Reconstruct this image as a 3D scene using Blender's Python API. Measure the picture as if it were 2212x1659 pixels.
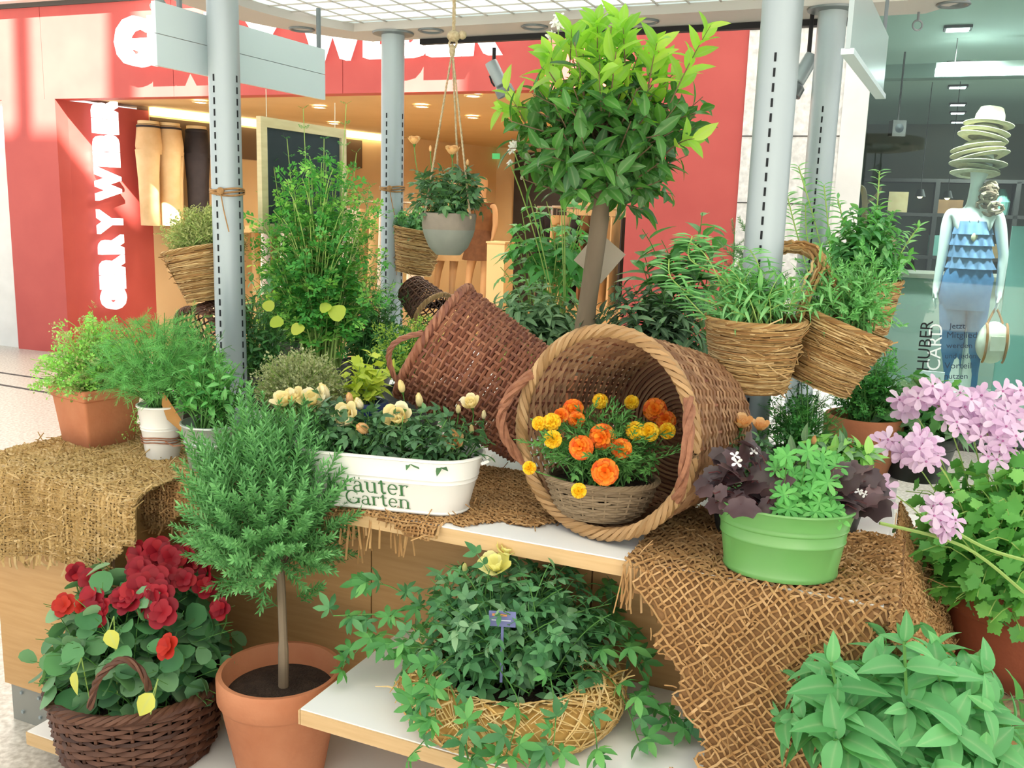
import bpy, math, random
import numpy as np
from mathutils import Vector, Matrix

SC = bpy.context.scene
COL = SC.collection
for _o in list(bpy.data.objects):
    bpy.data.objects.remove(_o)
rng = random.Random(11)
R = math.radians

# ------------------------------------------------------------------ camera
IMW, IMH, FPX = 2212.0, 1659.0, 2000.0
EYE = Vector((0.0, 0.0, 1.5))
_p, _r = R(10.6), R(1.75)
_F = Vector((0, math.cos(_p), -math.sin(_p)))
_X = Vector((1, 0, 0))
_U = _X.cross(_F)
CX = math.cos(_r) * _X + math.sin(_r) * _U
CU = -math.sin(_r) * _X + math.cos(_r) * _U
CF = _F
cam = bpy.data.cameras.new('camera')
cam.sensor_fit = 'HORIZONTAL'
cam.sensor_width = 36.0
cam.lens = 36.0 * FPX / IMW
cam.clip_start = 0.05
cam.clip_end = 200
camo = bpy.data.objects.new('camera', cam)
COL.objects.link(camo)
camo.matrix_world = Matrix.Translation(EYE) @ Matrix((CX, CU, -CF)).transposed().to_4x4()
SC.camera = camo

# ------------------------------------------------------------------ world, sun, exposure
SC.view_settings.view_transform = 'Standard'
SC.view_settings.look = 'None'
SC.view_settings.gamma = 1.0
SC.view_settings.use_curve_mapping = False
SC.view_settings.exposure = 0.5
w = bpy.data.worlds.new('daylight')
SC.world = w
w.use_nodes = True
w.node_tree.nodes['Background'].inputs[0].default_value = (0.93, 0.98, 1.0, 1)
w.node_tree.nodes['Background'].inputs[1].default_value = 1.0

# shop front frame: s along the front, d into the shop, z up
F0 = Vector((-5.083, 9.182, 0))
_b = R(21.0)
FU = Vector((math.cos(_b), -math.sin(_b), 0))
FV = Vector((math.sin(_b), math.cos(_b), 0))
def SF(s, d, z):
    return F0 + FU * s + FV * d + Vector((0, 0, z))
SUN = (-0.5, 0.8, -0.85)          # travel of the sunlight in (s, d, z)
sd = bpy.data.lights.new('sun', 'SUN')
sd.energy = 30.0
sd.angle = R(0.6)
sd.color = (1.0, 0.93, 0.82)
so = bpy.data.objects.new('sun', sd)
COL.objects.link(so)
_t = (FU * SUN[0] + FV * SUN[1] + Vector((0, 0, SUN[2]))).normalized()
so.rotation_euler = _t.to_track_quat('-Z', 'Y').to_euler()
so.location = (0, -4, 9)

# kiosk frame: u along its front (to the right), v depth, z up
K0 = Vector((-1.438, 2.463, 0))
_a = R(23.5)
KU = Vector((math.cos(_a), -math.sin(_a), 0))
KV = Vector((math.sin(_a), math.cos(_a), 0))
KROT = -_a
def KP(u, v, z):
    return K0 + KU * u + KV * v + Vector((0, 0, z))
def ray(x, y):
    return CX * ((x - 1106) / FPX) + CU * ((829.5 - y) / FPX) + CF
def onz(x, y, z):
    d = ray(x, y)
    return EYE + d * ((z - EYE.z) / d.z)
def onv(x, y, v):
    d = ray(x, y)
    return EYE + d * ((v - (EYE - K0).dot(KV)) / d.dot(KV))
def onf(x, y, d_):
    d = ray(x, y)
    return EYE + d * ((d_ - (EYE - F0).dot(FV)) / d.dot(FV))
def ppm(P):
    return FPX / (P - EYE).dot(CF)       # pixels per metre at P

# ------------------------------------------------------------------ materials
def lin(h):
    h = h.lstrip('#')
    out = []
    for i in (0, 2, 4):
        c = int(h[i:i + 2], 16) / 255
        out.append(c / 12.92 if c <= .04045 else ((c + .055) / 1.055) ** 2.4)
    return (*out, 1.0)
MATS = {}
def M(name, c1, c2=None, rough=.6, scale=12, bump=0.0, metal=0.0, spec=.4, bscale=None, stretch=(1, 1, 1), detail=4, coat=0):
    m = bpy.data.materials.new(name)
    m.use_nodes = True
    nt = m.node_tree
    b = nt.nodes['Principled BSDF']
    b.inputs['Roughness'].default_value = rough
    b.inputs['Metallic'].default_value = metal
    b.inputs['Specular IOR Level'].default_value = spec
    b.inputs['Coat Weight'].default_value = coat
    b.inputs['Base Color'].default_value = lin(c1)
    if c2 or bump:
        tc = nt.nodes.new('ShaderNodeTexCoord')
        mp = nt.nodes.new('ShaderNodeMapping')
        mp.inputs['Scale'].default_value = stretch
        nt.links.new(tc.outputs['Object'], mp.inputs[0])
    if c2:
        n = nt.nodes.new('ShaderNodeTexNoise')
        n.inputs['Scale'].default_value = scale
        n.inputs['Detail'].default_value = detail
        nt.links.new(mp.outputs[0], n.inputs['Vector'])
        rp = nt.nodes.new('ShaderNodeValToRGB')
        rp.color_ramp.elements[0].position = .32
        rp.color_ramp.elements[1].position = .68
        rp.color_ramp.elements[0].color = lin(c1)
        rp.color_ramp.elements[1].color = lin(c2)
        nt.links.new(n.outputs['Fac'], rp.inputs[0])
        nt.links.new(rp.outputs[0], b.inputs['Base Color'])
    if bump:
        n2 = nt.nodes.new('ShaderNodeTexNoise')
        n2.inputs['Scale'].default_value = bscale or scale * 4
        nt.links.new(mp.outputs[0], n2.inputs['Vector'])
        bp = nt.nodes.new('ShaderNodeBump')
        bp.inputs['Strength'].default_value = bump
        bp.inputs['Distance'].default_value = .01
        nt.links.new(n2.outputs['Fac'], bp.inputs['Height'])
        nt.links.new(bp.outputs[0], b.inputs['Normal'])
    MATS[name] = m
    return m
LEAF_GAIN, LEAF_GREY = 1.55, .14
def soft(c):
    m_ = (c[0] + c[1] + c[2]) / 3
    k_ = (1.10, 1.0, .80)
    return tuple(min(.85, (c[i] + (m_ - c[i]) * LEAF_GREY) * LEAF_GAIN * k_[i] + .008) for i in range(3)) + (1.0,)
def RM(name, cols, rough=.7, trans=0.0, spec=.3, tint=None):
    """colour varies from piece to piece (object random + island random); optional translucency for leaves"""
    m = bpy.data.materials.new(name)
    m.use_nodes = True
    nt = m.node_tree
    b = nt.nodes['Principled BSDF']
    b.inputs['Roughness'].default_value = rough
    b.inputs['Specular IOR Level'].default_value = spec
    oi = nt.nodes.new('ShaderNodeObjectInfo')
    ge = nt.nodes.new('ShaderNodeNewGeometry')
    ad = nt.nodes.new('ShaderNodeMath'); ad.operation = 'ADD'
    nt.links.new(oi.outputs['Random'], ad.inputs[0])
    nt.links.new(ge.outputs['Random Per Island'], ad.inputs[1])
    fr = nt.nodes.new('ShaderNodeMath'); fr.operation = 'FRACT'
    nt.links.new(ad.outputs[0], fr.inputs[0])
    rp = nt.nodes.new('ShaderNodeValToRGB')
    el = rp.color_ramp.elements
    while len(el) < len(cols):
        el.new(.5)
    if len(cols) == 1: cols = cols * 2
    for i, c in enumerate(cols):
        el[i].position = i / max(1, len(cols) - 1)
        el[i].color = soft(lin(c)) if name.startswith('leaf_') else lin(c)
    nt.links.new(fr.outputs[0], rp.inputs[0])
    colr = rp.outputs[0]
    if name.startswith('leaf_'):                     # paler midrib
        at_ = nt.nodes.new('ShaderNodeAttribute'); at_.attribute_name = 'rib'
        pw = nt.nodes.new('ShaderNodeMath'); pw.operation = 'POWER'; pw.inputs[1].default_value = 7
        nt.links.new(at_.outputs['Fac'], pw.inputs[0])
        ml = nt.nodes.new('ShaderNodeMath'); ml.operation = 'MULTIPLY'; ml.inputs[1].default_value = .25
        nt.links.new(pw.outputs[0], ml.inputs[0])
        mr = nt.nodes.new('ShaderNodeMix'); mr.data_type = 'RGBA'
        nt.links.new(ml.outputs[0], mr.inputs[0]); nt.links.new(colr, mr.inputs[6]); mr.inputs[7].default_value = (.62, .75, .45, 1)
        colr = mr.outputs[2]
    nt.links.new(colr, b.inputs['Base Color'])
    if trans:
        tr = nt.nodes.new('ShaderNodeBsdfTranslucent')
        mx = nt.nodes.new('ShaderNodeMixShader')
        mx.inputs[0].default_value = trans
        hs = nt.nodes.new('ShaderNodeMix'); hs.data_type = 'RGBA'; hs.blend_type = 'MULTIPLY'
        hs.inputs[0].default_value = 1.0
        hs.inputs[7].default_value = tint or (1.0, 1.0, .55, 1)
        nt.links.new(colr, hs.inputs[6])
        nt.links.new(hs.outputs[2], tr.inputs[0])
        nt.links.new(b.outputs[0], mx.inputs[1])
        nt.links.new(tr.outputs[0], mx.inputs[2])
        nt.links.new(mx.outputs[0], nt.nodes['Material Output'].inputs[0])
    MATS[name] = m
    return m
def EM(name, c, s):
    m = bpy.data.materials.new(name)
    m.use_nodes = True
    b = m.node_tree.nodes['Principled BSDF']
    b.inputs['Base Color'].default_value = lin(c)
    b.inputs['Emission Color'].default_value = lin(c)
    b.inputs['Emission Strength'].default_value = s
    MATS[name] = m
    return m
def GLASS(name, tint, refl=.08):
    m = bpy.data.materials.new(name)
    m.use_nodes = True
    nt = m.node_tree
    nt.nodes.remove(nt.nodes['Principled BSDF'])
    t = nt.nodes.new('ShaderNodeBsdfTransparent'); t.inputs[0].default_value = lin(tint)
    g = nt.nodes.new('ShaderNodeBsdfGlossy'); g.inputs['Roughness'].default_value = .02
    lw = nt.nodes.new('ShaderNodeFresnel'); lw.inputs[0].default_value = 1.45
    mx = nt.nodes.new('ShaderNodeMixShader')
    nt.links.new(lw.outputs[0], mx.inputs[0])
    nt.links.new(t.outputs[0], mx.inputs[1]); nt.links.new(g.outputs[0], mx.inputs[2])
    nt.links.new(mx.outputs[0], nt.nodes['Material Output'].inputs[0])
    MATS[name] = m
    return m
def TRANSL(name, c, fac=.6):
    m = bpy.data.materials.new(name)
    m.use_nodes = True
    nt = m.node_tree
    b = nt.nodes['Principled BSDF']; b.inputs['Base Color'].default_value = lin(c); b.inputs['Roughness'].default_value = .5
    t = nt.nodes.new('ShaderNodeBsdfTranslucent'); t.inputs[0].default_value = lin(c)
    mx = nt.nodes.new('ShaderNodeMixShader'); mx.inputs[0].default_value = fac
    nt.links.new(b.outputs[0], mx.inputs[1]); nt.links.new(t.outputs[0], mx.inputs[2])
    nt.links.new(mx.outputs[0], nt.nodes['Material Output'].inputs[0])
    MATS[name] = m
    return m

# ------------------------------------------------------------------ objects
def tag(o, label=None, cat=None, group=None, kind=None):
    if label: o['label'] = label
    if cat: o['category'] = cat
    if group: o['group'] = group
    if kind: o['kind'] = kind
    return o
def thing(name, label, cat, loc=(0, 0, 0), rz=0.0, group=None):
    o = bpy.data.objects.new(name, None)
    o.empty_display_size = .05
    COL.objects.link(o)
    o.location = loc
    o.rotation_euler = (0, 0, rz)
    return tag(o, label, cat, group)
def obj(name, me, parent=None, mtx=None, label=None, kind=None):
    o = bpy.data.objects.new(name, me)
    COL.objects.link(o)
    if parent: o.parent = parent
    if mtx is not None: o.matrix_basis = mtx
    return tag(o, label, kind=kind)
def mesh(name, v, f, mat=None, smooth=True, sharp=None):
    me = bpy.data.meshes.new(name)
    me.from_pydata([tuple(p) for p in v] if not isinstance(v, np.ndarray) else v.tolist(), [], f)
    if mat is not None: me.materials.append(MATS[mat] if isinstance(mat, str) else mat)
    if smooth:
        me.shade_smooth()
        if sharp: me.set_sharp_from_angle(angle=R(sharp))
    else:
        me.shade_flat()
    return me
def frame(pos, d, up, s=1.0):
    y = Vector(d).normalized()
    x = y.cross(Vector(up))
    if x.length < 1e-4:
        x = y.cross(Vector((.3, .9, .1)))
    x.normalize()
    z = x.cross(y)
    m = Matrix((x, y, z)).transposed().to_4x4()
    m = m @ Matrix.Diagonal((s, s, s, 1)) if not isinstance(s, tuple) else m @ Matrix.Diagonal((*s, 1))
    m.translation = pos
    return m
class MB:
    def __init__(self):
        self.v = []; self.f = []
    def add(self, v, f):
        n = len(self.v)
        self.v += [tuple(p) for p in v]
        self.f += [tuple(i + n for i in q) for q in f]
        return self
    def box(self, c, s, rz=0, m=None):
        x, y, z = [k / 2 for k in s]
        V = [Vector((a * x, b * y, e * z)) for e in (-1, 1) for b in (-1, 1) for a in (-1, 1)]
        if rz:
            q = Matrix.Rotation(rz, 3, 'Z'); V = [q @ p for p in V]
        if m is not None: V = [m @ p for p in V]
        V = [p + Vector(c) for p in V]
        return self.add(V, [(0, 2, 3, 1), (4, 5, 7, 6), (0, 1, 5, 4), (2, 6, 7, 3), (0, 4, 6, 2), (1, 3, 7, 5)])
    def hull(self, bottom, top):
        """prism between two matching polygons"""
        n = len(bottom)
        f = [tuple(range(n))[::-1], tuple(range(n, 2 * n))] + [(i, (i + 1) % n, n + (i + 1) % n, n + i) for i in range(n)]
        return self.add(list(bottom) + list(top), f)
    def tube(self, path, r, sides=6, closed=False, caps=True):
        P = [Vector(p) for p in path]
        n = len(P)
        rr = r if isinstance(r, (list, tuple)) else [r] * n
        V = []; prev = None
        for i in range(n):
            if closed: t = P[(i + 1) % n] - P[i - 1]
            else: t = P[min(i + 1, n - 1)] - P[max(i - 1, 0)]
            if t.length < 1e-9: t = Vector((0, 0, 1))
            t.normalize()
            if prev is None:
                a = t.orthogonal().normalized()
            else:
                a = prev - t * prev.dot(t)
                a = a.normalized() if a.length > 1e-6 else t.orthogonal().normalized()
            prev = a
            b = t.cross(a)
            for k in range(sides):
                th = 2 * math.pi * k / sides
                V.append(P[i] + (a * math.cos(th) + b * math.sin(th)) * rr[i])
        f = []
        for i in range(n if closed else n - 1):
            j = (i + 1) % n
            for k in range(sides):
                l = (k + 1) % sides
                f.append((i * sides + k, i * sides + l, j * sides + l, j * sides + k))
        if caps and not closed:
            f.append(tuple(range(sides))[::-1])
            f.append(tuple(range((n - 1) * sides, n * sides)))
        return self.add(V, f)
    def loft(self, rings, cap0=False, cap1=False):
        n = len(rings[0]); V = [p for r_ in rings for p in r_]; f = []
        for i in range(len(rings) - 1):
            for k in range(n):
                l = (k + 1) % n
                f.append((i * n + k, i * n + l, (i + 1) * n + l, (i + 1) * n + k))
        if cap0: f.append(tuple(range(n))[::-1])
        if cap1: f.append(tuple(range((len(rings) - 1) * n, len(rings) * n)))
        return self.add(V, f)
    def lathe(self, prof, n=40, c=(0, 0, 0), cap0=False, cap1=False, sx=1.0, sy=1.0):
        rings = [[(c[0] + sx * r * math.cos(2 * math.pi * k / n), c[1] + sy * r * math.sin(2 * math.pi * k / n), c[2] + z) for k in range(n)] for r, z in prof]
        return self.loft(rings, cap0, cap1)
    def sphere(self, c, r, n=12, m=8):
        prof = [(max(1e-4, math.sin(math.pi * i / m)), -math.cos(math.pi * i / m)) for i in range(m + 1)]
        rx, ry, rz = (r, r, r) if not isinstance(r, tuple) else r
        rings = [[(c[0] + rx * a * math.cos(2 * math.pi * k / n), c[1] + ry * a * math.sin(2 * math.pi * k / n), c[2] + rz * z) for k in range(n)] for a, z in prof]
        return self.loft(rings)
    def xf(self, m):
        self.v = [tuple(m @ Vector(p)) for p in self.v]
        return self
    def build(self, name, mat, parent=None, smooth=True, sharp=35, label=None, kind=None, mtx=None):
        return obj(name, mesh(name, self.v, self.f, mat, smooth, sharp), parent, mtx, label, kind)
def solo(mb, name, mat, label, cat, group=None, **k):
    return tag(mb.build(name, mat, **k), label, cat, group)
def struct(mb, name, mat, parent=None, **k):
    return mb.build(name, mat, parent, kind=None if parent else 'structure', **k)
def rotmat(zaxis, xhint=(1, 0, 0)):
    z = Vector(zaxis).normalized(); x = Vector(xhint); x = (x - z * x.dot(z)).normalized(); y = z.cross(x)
    return Matrix((x, y, z)).transposed().to_4x4()
_txt = {}
def text_mesh(s, size, extrude, offset=0.0, mat=None, align='LEFT', shear=0):
    cu = bpy.data.curves.new('txt', 'FONT')
    cu.body = s; cu.size = size; cu.extrude = extrude; cu.offset = offset; cu.align_x = align; cu.resolution_u = 3
    o = bpy.data.objects.new('txt', cu); COL.objects.link(o)
    dg = bpy.context.evaluated_depsgraph_get()
    me = bpy.data.meshes.new_from_object(o.evaluated_get(dg))
    bpy.data.objects.remove(o); bpy.data.curves.remove(cu)
    me.name = 'lettering'
    me.materials.clear()
    if mat: me.materials.append(MATS[mat])
    return me
def mbounds(me):
    a = np.empty(len(me.vertices) * 3); me.vertices.foreach_get('co', a); a = a.reshape(-1, 3)
    return a.min(0), a.max(0)
# ------------------------------------------------------------------ palette
M('red_panel', 'B8524D', 'BF5852', rough=.5, scale=3, spec=.3)
M('white_wall', 'E6E6E2', 'DADAD6', rough=.7, scale=4)
M('marble', 'ECEBE6', 'C9C8C4', rough=.35, scale=26, detail=8)
M('beige_wall', 'D8BE93', 'E0C79C', rough=.7, scale=2)
M('beige_ceiling', 'CDB183', 'D3B88B', rough=.7, scale=2)
M('taupe', '6E5C48', rough=.7)
M('cream', 'E9D3A4', rough=.7)
M('terrazzo', 'D6D1C6', 'A79F92', rough=.35, scale=55, detail=8, spec=.4)
M('dark_joint', '4A4744', rough=.8)
M('light_wood_floor', 'C9A373', 'D9B583', rough=.4, scale=6, stretch=(1, 8, 1))
M('letter_white', 'FFFFFF', rough=.35)
EM('sign_white_glow', 'FFFFFF', .75)  # glow added to whiten letters that shade turned pinkish
M('black', '15151A', rough=.6)
M('charcoal', '332F2E', '3F3936', rough=.7, scale=4)
M('store_ceiling', 'C9D6D0', rough=.7)
M('store_bulk', '96A29C', rough=.7)
M('store_dark', '75766C', '857C6C', rough=.7, scale=2)
M('store_floor', '84897F', '92968A', rough=.35, scale=3)
M('teal_panel', '6E9E94', '7BAAA0', rough=.5, scale=2)
M('tan', 'B08D62', '9C7A52', rough=.7, scale=8)
M('brown_skirt', '6B4A35', '7C563D', rough=.8, scale=20)
M('skin_form', 'E8C296', rough=.5)
M('white_form', 'F4F4F2', rough=.4)
EM('lamp_warm', 'FFF1D0', 14)
EM('lamp_cool', 'F4FFFF', 12)
EM('cove_light', 'FFE9B4', 3.0)
EM('strip_light', 'F6FFFF', 9)
EM('exit_green', '4FB06A', .8)
GLASS('shop_glass', 'E4F2EE')

def sfbox(mb, s0, s1, d0, d1, z0, z1):
    return mb.hull([SF(s0, d0, z0), SF(s1, d0, z0), SF(s1, d1, z0), SF(s0, d1, z0)], [SF(s0, d0, z1), SF(s1, d0, z1), SF(s1, d1, z1), SF(s0, d1, z1)])
def sfpoly(mb, pts, z0, z1):
    return mb.hull([SF(s, d, z0) for s, d in pts], [SF(s, d, z1) for s, d in pts])
HZ = 2.39
# floor
fl = struct(MB().box((1, 7, -.05), (44, 40, .1)), 'floor', 'terrazzo', smooth=False)
for y0, y1 in ((805, 824), (831, 853)):
    a, b = onz(0, y0, 0), onz(130, y1, 0)
    d = (b - a).normalized(); n = Vector((-d.y, d.x, 0))
    a = a - d * 6; b = b + d * .9
    q = MB().hull([a - n * .018, b - n * .018, b + n * .018, a + n * .018], [p + Vector((0, 0, .002)) for p in (a - n * .018, b - n * .018, b + n * .018, a + n * .018)])
    q.build('floor_joint', 'dark_joint', fl, smooth=False)
# red shop front
wb = MB(); sfbox(wb, -.02, 7.1, .02, .16, HZ, 3.2)
wall = struct(wb, 'wall_front', 'red_panel', smooth=False)
for s0, s1 in ((-.02, .70), (.705, 2.2), (2.205, 3.9), (3.905, 5.6), (5.605, 7.1)):
    p = MB(); sfbox(p, s0, s1, 0, .018, HZ, 3.2); p.build('panel', 'red_panel', wall, smooth=False)
p = MB(); sfbox(p, .16, .826, 0, .14, 0, HZ); p.build('panel', 'red_panel', wall, smooth=False)
p = MB(); sfbox(p, 6.3, 7.1, 0, .14, 0, HZ); p.build('panel', 'red_panel', wall, smooth=False)
p = MB(); sfpoly(p, [(.60, .14), (.826, .14), (.99, 1.02), (.60, 1.02)], 0, HZ)
p.build('reveal_panel', 'red_panel', wall, smooth=False)
p = MB(); sfbox(p, -6, 9.5, -.12, .3, 3.24, 6.5)
struct(p, 'wall_upper', 'white_wall', smooth=False)
p = MB(); sfbox(p, -6, .155, .05, .6, 0, 3.24)
struct(p, 'wall_left', 'white_wall', smooth=False)
p = MB(); sfbox(p, -6, 9.5, -.02, .02, 3.2, 3.24); struct(p, 'trim_1', 'dark_joint', smooth=False)
# marble pier between the shops
pier = struct(sfbox(MB(), 7.1, 7.74, -.02, 1.2, 0, 3.24), 'wall_pier', 'marble', smooth=False)
for z in (.8, 1.6, 2.05, 2.75):
    sfbox(MB(), 7.101, 7.739, -.026, -.02, z, z + .008).build('joint', 'dark_joint', pier, smooth=False)
# red shop interior
CZ = 2.43
struct(sfbox(MB(), .7, 7.2, .16, 7.6, CZ, CZ + .1), 'ceiling_red_shop', 'beige_ceiling', smooth=False)
struct(sfbox(MB(), .6, 7.2, .14, 7.6, .0, .006), 'floor_red_shop', 'light_wood_floor', smooth=False)
LW = [(.99, 1.02), (1.72, 4.0), (2.55, 6.6)]
lw = MB()
for (a, b) in zip(LW[:-1], LW[1:]):
    sfpoly(lw, [a, b, (b[0] - .15, b[1]), (a[0] - .15, a[1])], 0, CZ)
lwall = struct(lw, 'wall_left_red_shop', 'beige_wall', smooth=False)
def along(t):        # point on the left wall of the red shop, t = d
    for (a, b) in zip(LW[:-1], LW[1:]):
        if t <= b[1] or b == LW[-1]:
            k = (t - a[1]) / (b[1] - a[1]); return a[0] + k * (b[0] - a[0])
bnd = MB(); sfpoly(bnd, [(along(1.03), 1.03), (along(4), 4), (along(4) + .02, 4), (along(1.03) + .02, 1.03)], 1.98, 2.33); bnd.build('upper_band', 'taupe', lwall, smooth=False)
cv = MB(); sfpoly(cv, [(along(1.03), 1.03), (along(4.6), 4.6), (along(4.6) + .06, 4.6), (along(1.03) + .06, 1.03)], 2.35, 2.425); solo(cv, 'cove_light', 'cove_light', 'long warm cove light strip along the ceiling edge of the red shop', 'light', smooth=False)
struct(sfbox(MB(), 2.4, 7.2, 6.6, 6.75, 0, CZ), 'wall_back_red_shop', 'beige_wall', smooth=False)
struct(sfbox(MB(), 7.1, 7.2, .14, 6.7, 0, CZ), 'wall_right_red_shop', 'beige_wall', smooth=False)
struct(sfbox(MB(), 2.86, 3.7, 6.56, 6.6, 0, 2.36), 'door_1', 'charcoal', smooth=False)

# signs
def sign(txt, label, place, size, ext, off):
    root = thing('shop_sign', label, 'sign', place(0, 0))
    x = 0
    for ch in txt:
        if ch == ' ':
            x += size * .30; continue
        me = text_mesh(ch, size, ext, off, 'sign_white_glow')
        lo, hi = mbounds(me)
        o = obj('letter', me, root)
        m0 = place(x - lo[0] + 0, None)
        o.matrix_basis = m0
        x += hi[0] - lo[0] + size * .018
    return root, x
_probe = 0
def sign_width(txt, size, off):
    x = 0
    for ch in txt:
        if ch == ' ': x += size * .30; continue
        me = text_mesh(ch, size, .01, off); lo, hi = mbounds(me); x += hi[0] - lo[0] + size * .018
    return x
TXT = 'GERRY WEBER'
_w1 = sign_width(TXT, 1.0, .045)
SZ = 3.62 / _w1
def place_h(x, flag):
    if flag == 0: return SF(1.70, -.10, 2.64)
    return Matrix(((FU.x, 0, -FV.x, FU.x * x), (FU.y, 0, -FV.y, FU.y * x), (0, 1.0 * (.385 / (SZ * .74)), 0, .02), (0, 0, 0, 1)))
sign(TXT, 'big white raised letter sign over the entrance on the red front', place_h, SZ, .05, .045 * SZ)
RD = (Vector(SF(.99, 1.02, 0)) - Vector(SF(.826, .14, 0))).normalized()      # reveal wall direction
RN = Vector((RD.y, -RD.x, 0))                                                # out of the reveal, towards the opening
SZ2 = 1.80 / _w1
base2 = Vector(SF(.826, .14, 0)) + RD * .46 + RN * .02 + Vector((0, 0, .40))
def place_v(x, flag):
    if flag == 0: return base2
    k = .225 / (SZ2 * .74)
    yax = -RD * k
    return Matrix(((0, yax.x, RN.x, RN.x * .03), (0, yax.y, RN.y, RN.y * .03), (1, 0, 0, x), (0, 0, 0, 1)))
sign(TXT, 'white letter sign reading upwards on the red entrance reveal', place_v, SZ2, .03, .085 * SZ2)

# downlights of the red shop
def spot(loc, energy, col, size=1.6, blend=.6, tgt=None, rad=.06):
    l = bpy.data.lights.new('shop_spot', 'SPOT'); l.energy = energy; l.color = col; l.spot_size = size; l.spot_blend = blend; l.shadow_soft_size = rad
    o = bpy.data.objects.new('shop_spot', l); COL.objects.link(o); o.location = loc
    d = (Vector(tgt) - Vector(loc)) if tgt is not None else Vector((0, 0, -1))
    o.rotation_euler = d.to_track_quat('-Z', 'Y').to_euler()
    return o
WARM = (1.0, .86, .64)
dl_me = None
DLS = [(433, 219), (690, 230), (721, 265), (911, 228), (1021, 252), (1122, 273), (1022, 205)]
DLTXT = ['leftmost small round downlight, just left of the front left column', 'round downlight of the red shop above the slate board', 'round downlight of the red shop at the slate board corner', 'round downlight between rear left column and the hanging rope', 'round downlight of the red shop right of the ropes', 'round downlight of the red shop beside the bay tree', 'round downlight under the red header, below the track spotlight']
def zpl(x, y, z):
    return onz(x, y, z)
for i, (x, y) in enumerate(DLS):
    P = onz(x, y, CZ - .01)
    if (P - F0).dot(FV) > 6.4: P = onf(x, y, 6.0); P.z = CZ - .01
    if (P - F0).dot(FV) < .3: P = Vector(SF((P - F0).dot(FU), .4, CZ - .01))
    t = thing('downlight', DLTXT[i], 'light', P, group='downlights of the red shop')
    if dl_me is None:
        m1 = MB().lathe([(.075, 0), (.075, -.012), (.058, -.014), (.055, 0)], 20); ring = mesh('ring', m1.v, m1.f, 'cream')
        m2 = MB().lathe([(.056, -.002), (.045, -.012), (.001, -.016)], 20); dl_me = mesh('lens', m2.v, m2.f, 'lamp_warm')
    obj('trim_ring', ring, t); obj('lens', dl_me, t)
for s, d in ((2.0, .9), (3.4, .9), (4.8, .9), (6.2, .9), (2.6, 2.6), (4.0, 2.6), (5.6, 2.6), (3.0, 4.4), (4.4, 4.4), (6.0, 4.4), (3.6, 5.8), (5.2, 5.8)):
    spot(SF(s, d, CZ - .05), 46, WARM, 2.5, .8, rad=.1)
# exit sign
e = sfbox(MB(), 2.47, 2.62, 6.5, 6.56, 2.26, 2.34); solo(e, 'exit_sign', 'exit_green', 'small green emergency exit sign high in the red shop', 'sign', smooth=False)

# right-hand shop behind glass
SZC = 3.0
struct(sfbox(MB(), 7.74, 13.5, .1, 9.5, SZC, SZC + .1), 'ceiling_glass_shop', 'store_ceiling', smooth=False)
struct(sfbox(MB(), 7.74, 13.5, .0, 9.5, .0, .01), 'floor_glass_shop', 'store_floor', smooth=False)
struct(sfbox(MB(), 7.74, 13.5, 3.3, 3.5, 2.87, SZC), 'wall_bulkhead', 'store_bulk', smooth=False)
struct(sfbox(MB(), 7.74, 13.5, 9.3, 9.5, 0, SZC), 'wall_back_glass_shop', 'store_dark', smooth=False)
struct(sfbox(MB(), 7.70, 7.74, 1.2, 9.5, 0, SZC), 'wall_left_glass_shop', 'store_dark', smooth=False)
struct(sfbox(MB(), 13.3, 13.5, .1, 9.5, 0, SZC), 'wall_right_glass_shop', 'store_dark', smooth=False)
struct(sfbox(MB(), 7.74, 7.90, -.03, .12, 0, 3.24), 'trim_2', 'white_wall', smooth=False)
win = struct(sfbox(MB(), 7.90, 10.6, .03, .042, .04, 3.2), 'window_1', 'shop_glass', smooth=False)
sfbox(MB(), 7.90, 10.6, .0, .07, 0, .05).build('window_rail', 'charcoal', win, smooth=False)
win2 = struct(sfbox(MB(), 10.606, 13.4, .03, .042, .04, 3.2), 'window_2', 'shop_glass', smooth=False)
sfbox(MB(), 10.606, 13.4, .0, .07, 0, .05).build('window_rail', 'charcoal', win2, smooth=False)
# window display floor; teal screen added in place of a reflection in the glass
struct(sfbox(MB(), 7.9, 13.3, .08, 1.3, .01, .2), 'floor_display', 'store_floor', smooth=False)
pan = thing('reflection_screen', 'teal screen added behind the window mannequin for the teal reflection', 'backdrop', SF(9.6, 1.25, .2))
sfbox(MB(), 8.98, 12.2, 1.22, 1.26, .2, 1.5).xf(Matrix.Translation(-Vector(SF(9.6, 1.25, .2)))).build('board', 'teal_panel', pan, smooth=False)
for s in (9.05, 11.9):
    sfbox(MB(), s, s + .06, 1.26, 1.45, .2, .26).xf(Matrix.Translation(-Vector(SF(9.6, 1.25, .2)))).build('foot', 'charcoal', pan, smooth=False)
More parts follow.
